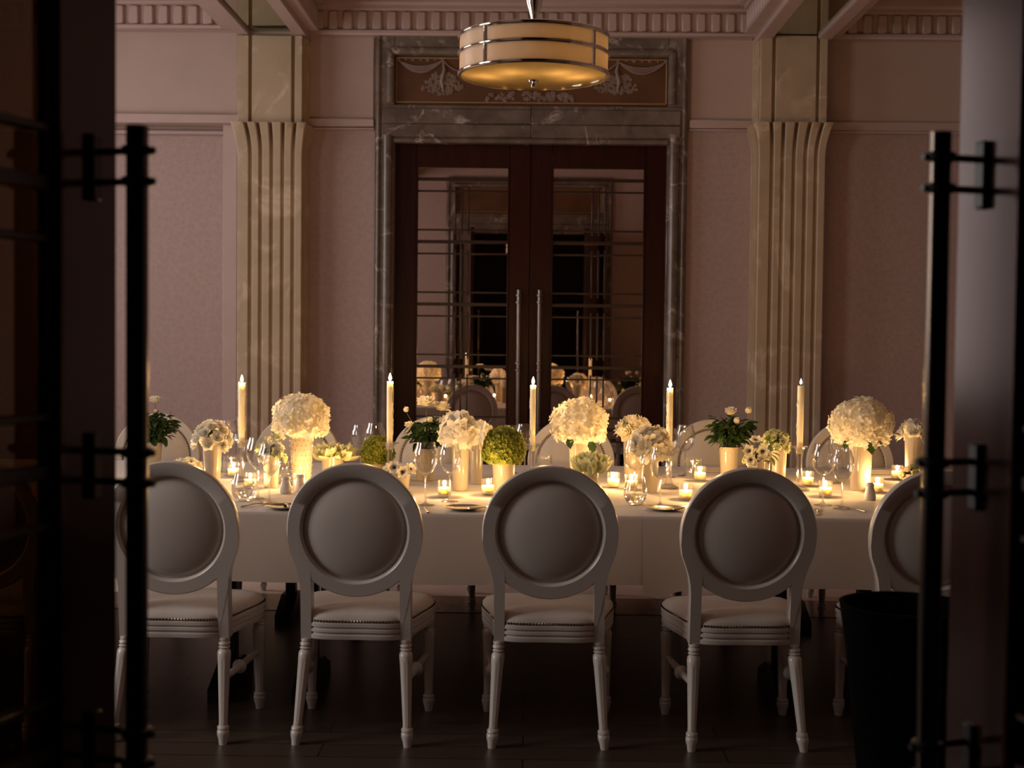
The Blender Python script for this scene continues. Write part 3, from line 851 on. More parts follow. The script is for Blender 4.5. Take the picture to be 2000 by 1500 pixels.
tablecloth(SEAM, 2.97, 0.0011, 0.478, 2, 'white linen tablecloth overlapping from the seam to the right end', lambda x: -0.030 * math.exp(-((x - SEAM - 0.06) / 0.05) ** 2) + 0.012 * math.exp(-((x - SEAM - 0.75) / 0.3) ** 2))

# ---------------------------------------------------------------- oval-back dining chair
ZC = 0.75                              # centre of the round back
def shear(x, y, z): return (x, y - 0.185 - max(0.0, z - 0.42) * 0.14, z)
def nail_strip(m_, pts, r=0.0042):
    for (p, nrm) in pts:
        nrm = Vector(nrm).normalized()
        u = nrm.orthogonal().normalized(); w = nrm.cross(u)
        ring = [Vector(p) + (u * math.cos(2 * PI * k / 6) + w * math.sin(2 * PI * k / 6)) * r for k in range(6)]
        m_.add(ring + [Vector(p) + nrm * r * 0.75], [(k, (k + 1) % 6, 6) for k in range(6)])
def turned_leg(top, bottom, rscale=1.0):
    prof = [(0.0205, 1.0), (0.0205, 0.975), (0.0165, 0.965), (0.0215, 0.95), (0.0215, 0.935), (0.0165, 0.92), (0.0215, 0.905), (0.0165, 0.89), (0.0225, 0.87), (0.0238, 0.845),
            (0.0232, 0.80), (0.0222, 0.77), (0.0150, 0.215), (0.0155, 0.19), (0.0150, 0.18), (0.0205, 0.165), (0.0205, 0.145), (0.0180, 0.138), (0.0215, 0.125), (0.0212, 0.095), (0.0160, 0.045), (0.0140, 0.0)]
    seg = 32
    def mod(i, z): return (0.86 if (i % 4) == 0 else 1.0) if 0.20 < z < 0.80 else 1.0
    m_ = MB(); m_.lathe([(0.0, 1.0)] + prof + [(0.0, 0.0)], seg, mod=mod)
    t = Vector(top); b = Vector(bottom)
    def f(x, y, z):
        c = b + (t - b) * z; return (c.x + x * rscale, c.y + y * rscale, c.z)
    m_.xf(f); return m_
def make_chair():
    t = thing('dining_chair', 'x', 'chair')
    # round back frame
    m_ = MB(); prof = [(0.236, -0.018), (0.2405, -0.012), (0.2405, 0.012), (0.236, 0.018), (0.197, 0.018), (0.191, 0.013), (0.184, 0.004), (0.184, -0.004), (0.188, -0.013), (0.194, -0.018)]
    m_.lathe(prof, 72, loop=True)
    m_.xf(lambda x, y, z: shear(x, z, ZC + y)); m_.build('back_frame', M['lacquer'], t)
    # rear panel and front upholstery
    m_ = MB(); m_.lathe([(0.0, -0.030), (0.05, -0.0285), (0.10, -0.0235), (0.14, -0.0155), (0.165, -0.007), (0.1735, -0.001), (0.177, 0.004), (0.186, 0.005)], 56)
    m_.xf(lambda x, y, z: shear(x, z, ZC + y)); m_.build('back_panel', M['lacquer'], t)
    m_ = MB(); m_.lathe([(0.0, 0.046), (0.06, 0.043), (0.11, 0.036), (0.15, 0.027), (0.178, 0.017), (0.187, 0.010)], 56)
    m_.xf(lambda x, y, z: shear(x, z, ZC + y)); fp = m_.build('back_cushion', M['ivory'], t)
    m_ = MB(); k = 92
    nail_strip(m_, [(shear(0.186 * math.cos(2 * PI * i / k), 0.0165, ZC + 0.186 * math.sin(2 * PI * i / k)), (0, 1, 0.1)) for i in range(k)], 0.0048)
    stuff(m_.build('nailhead_trim', M['nail'], fp))
    # posts flowing out of the ring
    for s in (-1, 1):
        poly = [(-.2360, -.005), (-.2375, -.035), (-.231, -.075), (-.216, -.115), (-.2045, -.150), (-.1985, -.185), (-.196, -.215), (-.196, -.395), (-.158, -.395), (-.158, -.20), (-.1585, -.15), (-.166, -.122), (-.190, -.085), (-.200, -.005)]
        m_ = MB(); m_.prism([(s * -x, ZC + z) for x, z in poly], -0.0181, 0.0181)
        m_.xf(lambda x, y, z: shear(x, y * (1 + 1.3 * max(0.0, min(1.0, (0.64 - z) / 0.10))) if y > 0 else y, z)); m_.build('rear_post', M['lacquer'], t)
        turned_leg((s * 0.177, -0.187, 0.357), (s * 0.197, -0.285, 0.0)).build('leg', M['lacquer'], t)
        turned_leg((s * 0.222, 0.168, 0.362), (s * 0.226, 0.172, 0.0), 1.06).build('leg', M['lacquer'], t)
    out = [(p.x, p.y) for p in spline([(-.165, -.203), (0, -.222), (.165, -.203), (.222, -.03), (.250, .11), (.232, .185), (.12, .215), (0, .222), (-.12, .215), (-.232, .185), (-.250, .11), (-.222, -.03)], 7)]
    m_ = MB(); m_.loft(out, [(0.356, 0.955), (0.358, 0.985), (0.366, 0.992), (0.373, 0.992), (0.376, 0.972), (0.381, 0.972), (0.384, 0.996), (0.393, 0.996), (0.396, 0.976), (0.400, 0.976), (0.403, 1.0), (0.414, 1.0), (0.417, 0.985)])
    m_.build('seat_rail', M['lacquer'], t)
    m_ = MB(); m_.loft(out, [(0.412, 0.975), (0.420, 0.992), (0.432, 0.985), (0.446, 0.94), (0.457, 0.84), (0.464, 0.66), (0.468, 0.42), (0.470, 0.15)])
    sc = m_.build('seat_cushion', M['ivory'], t, sharp=70)
    m_ = MB(); L = [0.0]
    for i in range(len(out)):
        a = Vector(out[i]); b = Vector(out[(i + 1) % len(out)]); L.append(L[-1] + (b - a).length)
    k = int(L[-1] / 0.0112); pts = []; j = 0
    for i in range(k):
        d = L[-1] * i / k
        while L[j + 1] < d: j += 1
        a = Vector(out[j]); b = Vector(out[(j + 1) % len(out)]); p = a + (b - a) * ((d - L[j]) / (L[j + 1] - L[j]))
        nn = Vector((p.x, p.y, 0)).normalized()
        pts.append(((p.x * 0.994, p.y * 0.994, 0.4235), nn))
    nail_strip(m_, pts, 0.0046)
    stuff(m_.build('nailhead_trim', M['nail'], sc))
    for s in (-1, 1):
        m_ = MB(); a = Vector((s * 0.185, -0.218, 0.215)); b = Vector((s * 0.222, 0.168, 0.222))
        m_.tube([a + (b - a) * q for q in (0, .2, .37, .42, .47, .8, 1)], [0.010, 0.012, 0.014, 0.027, 0.014, 0.012, 0.010], 12); m_.build('stretcher', M['lacquer'], t)
    return t
CH_N, CH_F = 4.66, 7.33               # distance of the round backs, near and far row
proto = make_chair(); used = [False]
def chair(px, Y, far, label, turn=0.0, group=None):
    o = proto if not used[0] else copy_tree(proto)
    used[0] = True
    x = P(px, 1030 if not far else 900, Y).x
    if far: o.location = (x, Y - 0.231, 0); o.rotation_euler = (0, 0, PI + turn)
    else: o.location = (x, Y + 0.231, 0); o.rotation_euler = (0, 0, turn)
    tag(o, label, 'chair', group)
GN, GF = 'white oval-back chairs on the near side', 'white oval-back chairs on the far side'
chair(697, CH_N, False, 'white oval-back dining chair, second from the left of the near row', R(-1.5), GN)
chair(338, CH_N, False, 'white oval-back dining chair partly behind the left door handle', R(-1), GN)
chair(1075, CH_N, False, 'white oval-back dining chair in the middle of the near row', 0, GN)
chair(1457, CH_N, False, 'white oval-back dining chair below the potted anemones, second from the right', R(2), GN)
chair(1826, CH_N + 0.02, False, 'white oval-back dining chair behind the black planter and right door', R(2), GN)
chair(-45, CH_N, False, 'white oval-back dining chair seen through the left glass door', 0, GN)
for px, lb in ((306, 'far-side oval-back chair behind the leftmost potted rose'), (578, 'far-side oval-back chair behind the tall hobnail vase'),
               (850, 'far-side oval-back chair behind the potted roses with four blooms'), (1113, 'far-side oval-back chair behind the middle hydrangea vase'),
               (1392, 'far-side oval-back chair behind the potted rose right of the fourth candle'), (1659, 'far-side oval-back chair behind the rightmost hydrangea vase')):
    chair(px, CH_F, True, lb, R(rnd.uniform(-2, 2)), GF)

# ---------------------------------------------------------------- black planter behind the right door
c = P(1772, 1172, 3.35)
pl = thing('floor_planter', 'tall black tapered planter standing in front of the rightmost chair', 'planter', (c.x, 3.35, 0))
mb = MB(); mb.lathe([(0.0, 0.0), (0.098, 0.0), (0.102, 0.01), (0.118, 0.36), (0.150, 0.66), (0.166, 0.765), (0.168, 0.775), (0.156, 0.775), (0.145, 0.70), (0.0, 0.69)], 40)
mb.build('planter_body', M['planter'], pl)
mb = MB(); mb.lathe([(0.0, 0.722), (0.14, 0.718), (0.146, 0.70)], 30); mb.build('soil', M['soil'], pl)

# ---------------------------------------------------------------- flowers
def floret_mesh(rx, rz, n, size, seed, cover=-0.45, petals=4, jitter=0.085, open_=0.30, lump=0.0):
    """dome covered with small four-petalled florets"""
    r_ = random.Random(seed); m_ = MB()
    m_.ball((0, 0, 0), rx * 0.86, rx * 0.86, rz * 0.86, 14, 8)
    g = PI * (3 - math.sqrt(5))
    for i in range(n):
        z = 1 - (1 - cover) * (i + 0.5) / n
        a = g * i + r_.uniform(-.2, .2); q = math.sqrt(max(0, 1 - z * z))
        k = 1 + r_.uniform(-jitter, jitter) + lump * (math.sin(3 * a + seed) * q + math.sin(5 * a + 2 * seed + 4 * z) * 0.6 * q + math.sin(7 * z + seed))
        p = Vector((rx * q * math.cos(a) * k, rx * q * math.sin(a) * k, rz * z * k))
        nn = Vector((p.x / rx ** 2, p.y / rx ** 2, p.z / rz ** 2)).normalized()
        nn = (nn + Vector((r_.uniform(-.5, .5), r_.uniform(-.5, .5), r_.uniform(-.5, .5)))).normalized()
        u = nn.orthogonal().normalized(); u = (Matrix.Rotation(r_.uniform(0, 6.28), 3, nn) @ u); w = nn.cross(u)
        s = size * r_.uniform(0.8, 1.2)
        for j in range(petals):
            b = 2 * PI * j / petals
            d = u * math.cos(b) + w * math.sin(b); e = -u * math.sin(b) + w * math.cos(b)
            lift = s * open_ * r_.uniform(0.4, 1.4)
            tip = p + d * s * 1.02 + nn * lift
            m_.add([p, p + d * s * 0.55 + e * s * 0.46 + nn * lift * 0.45, tip + e * s * 0.22, tip - e * s * 0.22, p + d * s * 0.55 - e * s * 0.46 + nn * lift * 0.45],
                   [(0, 1, 2), (0, 2, 3), (0, 3, 4)])
    return m_
def petal_patch(m_, base, d, up, w, l, cup, curl, twist=0.0, nu=4, nv=4):
    """one cupped petal from base along d, bulging along -up"""
    d = d.normalized(); up = up.normalized(); e = d.cross(up).normalized()
    vs = []
    for j in range(nv + 1):
        v = j / nv
        wid = w * (math.sin(PI * min(0.94, v * 0.72 + 0.20))) * 0.5
        for i in range(nu + 1):
            u = i / nu * 2 - 1
            off = cup * (v ** 1.3) * l + curl * l * max(0, v - 0.6) ** 2
            p = base + d * (l * v) * (1 - 0.10 * u * u) + e * (wid * u) + up * (off * (1 + 0.0) + 0.22 * wid * u * u)
            vs.append(p)
    fs = [(j * (nu + 1) + i, j * (nu + 1) + i + 1, (j + 1) * (nu + 1) + i + 1, (j + 1) * (nu + 1) + i) for j in range(nv) for i in range(nu)]
    m_.add(vs, fs)
def rose_mesh(seed, r=0.03, openness=1.0, h=1.0):
    """rose bloom of radius about r opening upward"""
    r_ = random.Random(seed); m_ = MB()
    Z = Vector((0, 0, 1))
    m_.ball((0, 0, r * 0.50 * h), r * 0.30, r * 0.30, r * 0.50 * h, 8, 6)
    for (k, n, lean, ln, wd, rb) in ((0, 3, 0.10, 1.02, 0.95, 0.12), (1, 5, 0.22, 1.02, 1.05, 0.18), (2, 5, 0.42, 1.05, 1.15, 0.22), (3, 6, 0.72, 1.10, 1.20, 0.24), (4, 6, 1.08, 1.05, 1.20, 0.22)):
        lean *= openness
        for i in range(n):
            a = 2 * PI * i / n + k * 0.7 + r_.uniform(-.12, .12)
            o = Vector((math.cos(a), math.sin(a), 0))
            d = (Z * math.cos(lean) * h + o * math.sin(lean)).normalized()
            up = (o * math.cos(lean) - Z * math.sin(lean)).normalized()
            petal_patch(m_, o * r * rb + Z * (r * 0.06), d, -up, r * wd, r * ln * r_.uniform(0.92, 1.08), 0.10, -0.75 * openness)
    return m_
def tulip_mesh(seed, r=0.016, h=0.05, openness=0.35):
    r_ = random.Random(seed); m_ = MB(); Z = Vector((0, 0, 1))
    m_.ball((0, 0, h * 0.40), r * 0.62, r * 0.62, h * 0.36, 8, 6)
    for k in range(6):
        a = 2 * PI * k / 6 + r_.uniform(-.15, .15); o = Vector((math.cos(a), math.sin(a), 0)); lean = openness * (0.7 if k % 2 else 1.0)
        d = (Z + o * math.tan(lean)).normalized(); up = (o - Z * math.tan(lean)).normalized()
        petal_patch(m_, o * r * 0.35, d, -up, r * 1.9, h, -0.10, 0.55)
    return m_
def anemone_mesh(seed, r=0.032):
    r_ = random.Random(seed); m_ = MB(); Z = Vector((0, 0, 1))
    for ring, n, l in ((0, 6, 1.0), (1, 5, 0.86)):
        for i in range(n):
            a = 2 * PI * (i + 0.5 * ring) / n + r_.uniform(-.1, .1); o = Vector((math.cos(a), math.sin(a), 0))
            lean = 1.28 - 0.22 * ring + r_.uniform(-.08, .08)
            d = Z * math.cos(lean) + o * math.sin(lean); up = o * math.cos(lean) - Z * math.sin(lean)
            petal_patch(m_, o * r * 0.06 + Z * 0.001 * ring, d, -up, r * 0.92, r * l, 0.12, 0.25)
    return m_
def anemone_eye(r=0.032):
    m_ = MB(); m_.ball((0, 0, r * 0.20), r * 0.19, r * 0.19, r * 0.15, 10, 6)
    for i in range(22):
        a = 2 * PI * i / 22; q = r * (0.34 if i % 2 else 0.29)
        m_.ball((q * math.cos(a), q * math.sin(a), r * 0.19), r * 0.036, None, None, 5, 4)
    return m_
def leaf_mesh(l=1.0, w=0.5, fold=0.12, droop=0.2, serr=0.0):
    m_ = MB(); n = 7; L = []; C = []; Q = []
    for k in range(n + 1):
        t = k / n; wd = w * 0.5 * (math.sin(PI * t ** 0.75)) * (1 + (serr if k % 2 else -serr))
        z = -droop * t * t * l
        C.append((0, t * l, z)); L.append((-wd * l, t * l, z + fold * wd * l * 2)); Q.append((wd * l, t * l, z + fold * wd * l * 2))
    vs = C + L + Q; N = n + 1
    fs = []
    for k in range(n): fs += [(k, k + 1, N + k + 1, N + k), (k, 2 * N + k, 2 * N + k + 1, k + 1)]
    m_.add(vs, fs); return m_
LEAF = leaf_mesh(1.0, 0.52, 0.14, 0.22).mesh('leaf', M['leaf'], recalc=False)
LEAF_L = leaf_mesh(1.0, 0.50, 0.14, 0.25).mesh('leaf', M['light_leaf'], recalc=False)
BIGLEAF = leaf_mesh(1.0, 0.78, 0.12, 0.25, 0.10).mesh('leaf', M['leaf'], recalc=False)
ROSES = [rose_mesh(20 + i, 0.03, (0.8, 1.0, 1.15)[i]).mesh('rose_bloom', M['cream_petal'], recalc=False, sharp=80) for i in range(3)]
ROSES_W = [rose_mesh(30 + i, 0.03, (0.9, 1.1, 1.0)[i]).mesh('rose_bloom', M['white_petal'], recalc=False, sharp=80) for i in range(3)]
ROSES_G = [rose_mesh(40 + i, 0.03, (0.9, 1.15)[i]).mesh('rose_bloom', M['green_white_petal'], recalc=False, sharp=80) for i in range(2)]
BUD = rose_mesh(50, 0.03, 0.32, 1.0).mesh('rose_bud', M['cream_petal'], recalc=False, sharp=80)
TULIPS = [tulip_mesh(60 + i, 0.017, 0.055, (0.30, 0.55, 0.15)[i]).mesh('tulip_bloom', M['green_white_petal'], recalc=False, sharp=80) for i in range(3)]
ANEM = [anemone_mesh(70 + i).mesh('anemone_bloom', M['white_petal'], recalc=False, sharp=80) for i in range(2)]
ANEM_C = mat_c = [anemone_mesh(74).mesh('anemone_bloom', M['cream_petal'], recalc=False, sharp=80)]
EYE = anemone_eye().mesh('anemone_eye', M['anemone_eye'])

def vase_mesh(rt, rb, h, ribs=0, hobnail=False, lip=0.0):
    """open vessel with wall thickness; ribs flute the outside"""
    seg = 48; t = 0.0035
    def mod(i, z):
        if not ribs or z > h * 0.985: return 1.0
        return 1.0 - 0.022 * abs(math.sin(PI * ribs * i / seg))
    prof = [(0.0, 0.0), (rb * 0.94, 0.0), (rb, 0.004), (rb + (rt - rb) * 0.35, h * 0.40), (rb + (rt - rb) * 0.72, h * 0.75), (rt - 0.0005, h * 0.965), (rt + lip, h * 0.985), (rt + lip, h), (rt - t, h), (rb + (rt - rb) * 0.7 - t, h * 0.72), (rb - t, 0.012), (0.0, 0.012)]
    m_ = MB(); m_.lathe(prof, seg, mod=mod)
    return m_
def aim(nrm, spin=0.0):
    """Euler that turns +z to nrm"""
    q = Vector(nrm).normalized().to_track_quat('Z', 'Y'); return (q.to_matrix() @ Matrix.Rotation(spin, 3, 'Z')).to_euler()
def leaf_euler(direction, spin=0.0):
    q = Vector(direction).normalized().to_track_quat('Y', 'Z'); return (q.to_matrix() @ Matrix.Rotation(spin, 3, 'Y')).to_euler()

def arrangement(name, label, cat, px, Y, vtop, vw, spec, fw=None, ftop=None, base_ratio=0.82, ribs=0, hobnail=False, group='white vases of flowers along the table', seed=1, fpx=None, fbot=None):
    """vase at (px, distance Y); vtop, ftop, fbot are photo rows, vw and fw widths in photo pixels"""
    s = FPX / Y
    b = P(px, vtop, Y); x = b.x; h = max(0.03, b.z - TZ)
    t = thing(name, label, cat, (x, Y, TZ + 0.0016), 0, group)
    rt = vw / s / 2; rb = rt * base_ratio
    vo = vase_mesh(rt, rb, h, ribs).build('vase', M['ceramic'], t)
    if hobnail:
        m_ = MB()
        for q in range(9):
            z = h * (0.10 + 0.095 * q); rr = rb + (rt - rb) * (z / h)
            for i in range(16):
                a = 2 * PI * (i + 0.5 * (q % 2)) / 16
                m_.ball((rr * math.cos(a), rr * math.sin(a), z), 0.0034, None, None, 6, 4)
        stuff(m_.build('hobnails', M['ceramic'], vo))
    r_ = random.Random(seed)
    fr = (fw or vw) / s / 2; zt = (P(px, ftop, Y).z - TZ) if ftop else h + 0.05
    zb = (P(px, fbot, Y).z - TZ) if fbot else h - 0.01
    fx = (P(fpx, vtop, Y).x - x) if fpx else 0.0
    kind = spec[0]
    if kind == 'dome':
        _, mat, n, size, pet = spec
        rz = (zt - zb) / 2 * 1.02
        # a dome with a flat underside: centre low, covered well below the equator
        m_ = floret_mesh(fr - size * 0.4, (zt - zb) * 0.60, n, size, seed, -0.62, pet, lump=0.035 if size > 0.01 else 0.015)
        zc = zt - (zt - zb) * 0.60 - size * 0.2
        stuff(m_.build('flower_head', mat, t, (fx, 0, zc)))
    elif kind == 'blooms':
        _, meshes, n, bs, flat = spec
        pts = []; n = int(n * 1.35) if n > 4 else n
        for i in range(n):
            z = 1 - (1.25 if n > 6 else 0.98) * (i + 0.5) / n; a = 2.39996 * i + seed; q = math.sqrt(1 - z * z)
            pts.append((q * math.cos(a), q * math.sin(a), z))
        for i, (ux, uy, uz) in enumerate(pts):
            R0 = max(0.004, fr - bs * 0.45); H0 = max(0.004, zt - h - bs * 0.55)
            p = (fx + ux * R0, uy * R0, h + uz * H0 * flat * (1.0 if uz > 0 else 0.6) - bs * 0.25 + 0.004)
            p = (p[0], p[1], max(p[2], bs * 0.62))
            me = meshes[i % len(meshes)]
            o = place(me.name.split('.')[0], me, t, p, aim((ux, uy, uz * 0.9 + 0.25), r_.uniform(0, 6)), bs / 0.066 * r_.uniform(0.92, 1.1))
        m_ = MB(); m_.ball((fx, 0, h + 0.002), fr * 0.45, fr * 0.45, max(0.012, (zt - h) * 0.45), 12, 6); m_.build('greenery', M['leaf'], t)
    return t, x, h, s

def add_leaf(t, x, y, z, d, size, me=None, spin=0.0):
    return place('leaf', me or BIGLEAF, t, (x, y, z), leaf_euler(d, spin), size)

# big hydrangeas in tall vases
t, x, h, s = arrangement('hydrangea_vase', 'big cream hydrangea in a tall hobnail vase right of the first candle', 'flower vase', 589, 5.95, 846, 47, ('dome', M['cream_petal'], 380, 0.0180, 4), 108, 770, 0.78, hobnail=True, seed=11, fbot=850)
t, x, h, s = arrangement('hydrangea_vase', 'big cream hydrangea with two drooping leaves, right of the middle candle', 'flower vase', 1132, 6.1, 852, 44, ('dome', M['cream_petal'], 380, 0.0180, 4), 110, 780, 0.75, ribs=16, seed=12, fbot=860)
add_leaf(t, -0.045, -0.095, h - 0.002, (-0.1, -0.5, -1.0), 0.052, spin=0.3)
add_leaf(t, 0.045, -0.09, h - 0.015, (0.25, -0.5, -1.0), 0.066, spin=-0.2)
t, x, h, s = arrangement('hydrangea_vase', 'big cream hydrangea with a dark leaf, right of the fifth candle', 'flower vase', 1682, 6.02, 856, 46, ('dome', M['cream_petal'], 380, 0.0180, 4), 119, 780, 0.82, seed=13, fbot=866)
add_leaf(t, 0.02, -0.075, h + 0.002, (0.0, -0.6, -0.8), 0.075, spin=0.2)
add_leaf(t, 0.035, -0.075, h + 0.002, (0.9, -0.5, -0.5), 0.055, spin=0.2)
add_leaf(t, -0.07, -0.06, h - 0.005, (-0.6, -0.4, -0.8), 0.05, spin=-0.2)
add_leaf(t, 0.13, -0.03, h + 0.02, (0.6, -0.5, 0.1), 0.045)
# carnation vase at the left
arrangement('carnation_vase', 'cream carnations in a fluted vase left of the first candle', 'flower vase', 415, 5.82, 862, 40, ('blooms', ROSES_W + ROSES, 16, 0.060, 1.0), 82, 811, 0.72, ribs=16, seed=4)
arrangement('flower_bowl', 'low bowl of cream flowers peeping over the left chair', 'flower bowl', 365, 6.35, 912, 36, ('blooms', ROSES, 9, 0.058, 1.0), 62, 888, 0.85, seed=5)
# anemones and green blooms behind the left wine glasses
t, x, h, s = arrangement('anemone_vase', 'green and cream anemones behind the wine glasses beside the first candle', 'flower vase', 530, 5.85, 888, 34, ('blooms', ROSES_G + ANEM, 7, 0.058, 1.0), 62, 840, 0.8, seed=6)
for q in range(5):
    a = q * 1.3; add_leaf(t, 0.03 * math.cos(a), 0.03 * math.sin(a) - 0.01, h, (math.cos(a), math.sin(a) - 0.5, 0.1), 0.05, LEAF_L)
# low pots
t, x, h, s = arrangement('tulip_pot', 'low white pot of open white-green tulips above the second chair', 'flower pot', 650, 6.1, 891, 45, ('blooms', TULIPS, 1, 0.05, 1.0), 40, 868, 0.9, seed=7)
r_ = random.Random(17)
for q in range(15):
    a = 2.4 * q; rr = 0.012 + 0.055 * math.sqrt(q / 15)
    d = Vector((math.cos(a) * rr * 16, math.sin(a) * rr * 12, 0.75))
    place('tulip_bloom', TULIPS[q % 3], t, (math.cos(a) * rr * 0.8, math.sin(a) * rr * 0.6, h - 0.012), aim(d, r_.uniform(0, 6)), r_.uniform(1.15, 1.5))
arrangement('viburnum_pot', 'small green viburnum ball in a white pot left of the second candle holder', 'flower pot', 737, 6.25, 898, 36, ('dome', M['green_floret'], 1500, 0.0062, 4), 66, 853, 0.8, seed=21, fbot=906)
t, x, h, s = arrangement('anemone_pot', 'two white anemones with black eyes beside the second chair top', 'flower pot', 782, 5.74, 926, 40, ('blooms', ROSES_W, 4, 0.04, 0.4), 40, 918, 0.8, seed=8)
for (dx, dy, dz, n) in ((-0.021, -0.045, 0.030, (-0.15, -1.0, 0.35)), (0.014, -0.050, 0.012, (0.1, -1.0, 0.25)), (0.042, -0.02, 0.020, (0.8, -0.5, 0.5)), (-0.05, -0.01, 0.018, (-0.8, -0.5, 0.5))):
    o = place('anemone_bloom', ANEM[0] if dx < 0 else ANEM[1], t, (dx, dy, h + dz), aim(n), 1.05); place('eye', EYE, o)
arrangement('rose_vase', 'cream ruffled roses in a tall narrow vase left of the large green ball', 'flower vase', 900, 5.84, 855, 37, ('dome', M['white_petal'], 62, 0.036, 5), 72, 810, 0.80, seed=24, fbot=862, fpx=896)
t, x, h, s = arrangement('rose_vase', 'slimmer vase of cream roses just behind the tall rose vase', 'flower vase', 931, 6.1, 868, 27, ('dome', M['white_petal'], 26, 0.032, 5), 46, 826, 0.85, seed=25, fbot=872, fpx=938)
arrangement('viburnum_pot', 'large round green viburnum ball in a white pot left of the middle candle', 'flower pot', 984, 5.86, 896, 47, ('dome', M['green_floret'], 2800, 0.0066, 4), 82, 835, 0.84, seed=22, fbot=906)
t, x, h, s = arrangement('tulip_pot', 'white-green tulip buds in a small pot in front of the middle hydrangea', 'flower pot', 1154, 5.75, 920, 30, ('blooms', TULIPS, 1, 0.05, 1.0), 30, 880, 0.85, seed=9)
for q in range(11):
    a = 2.4 * q + 0.5; rr = 0.008 + 0.05 * math.sqrt(q / 11)
    d = Vector((math.cos(a) * rr * 11, math.sin(a) * rr * 11, 1.0))
    place('tulip_bloom', TULIPS[(0, 2)[q % 2]], t, (math.cos(a) * rr * 0.75, math.sin(a) * rr * 0.75, h - 0.008 + 0.022 * (1 - rr / 0.06)), aim(d, q), 1.45)
arrangement('rose_vase', 'large cream roses in a wide vase behind the fourth candle', 'flower vase', 1240, 6.25, 838, 46, ('blooms', ROSES, 8, 0.092, 0.9), 76, 798, 0.85, seed=10)
arrangement('carnation_vase', 'greyish cream ruffled flowers in a vase behind the right-hand pair of wine glasses', 'flower vase', 1270, 5.84, 884, 34, ('dome', M['grey_petal'], 90, 0.030, 5), 80, 836, 0.85, seed=26, fbot=892)
t, x, h, s = arrangement('anemone_pot', 'white anemones and greenery in a low pot beside the right chair top', 'flower pot', 1482, 6.0, 900, 46, ('blooms', ROSES_G + ROSES_W, 8, 0.045, 0.8), 66, 866, 0.85, seed=14)
for (dx, dy, dz, n, me) in ((-0.050, -0.045, 0.045, (-0.45, -1.0, 0.35), ANEM_C[0]), (0.004, -0.062, 0.045, (0.05, -1.0, 0.3), ANEM_C[0]), (-0.020, -0.03, 0.088, (-0.1, -0.55, 1.0), ANEM[0]), (-0.045, -0.05, 0.008, (-0.3, -1.0, -0.1), ANEM[1])):
    o = place('anemone_bloom', me, t, (dx, dy, h + dz), aim(n), 1.0); place('eye', EYE, o)
for q in range(8):
    a = -0.9 + q * 0.35; add_leaf(t, 0.03 + 0.02 * math.cos(a), -0.05, h + 0.02 + 0.01 * q, (math.cos(a), -0.5, math.sin(a)), 0.045, LEAF_L)
arrangement('rose_vase', 'small pale green-white spray roses in a vase left of the fifth candle', 'flower vase', 1522, 6.2, 870, 31, ('blooms', ROSES_G, 14, 0.044, 1.0), 60, 832, 0.8, seed=15, fpx=1515)
arrangement('rose_vase', 'cream roses in a fluted vase half hidden by the right door handle', 'flower vase', 1786, 6.5, 848, 38, ('blooms', ROSES_W, 6, 0.088, 0.9), 72, 806, 0.85, ribs=12, seed=16)
arrangement('flower_bowl', 'low yellow-green flowers in a bowl behind the rightmost chair', 'flower bowl', 1779, 6.0, 926, 34, ('blooms', ROSES_G + ROSES, 8, 0.046, 1.0), 46, 902, 0.85, seed=18)

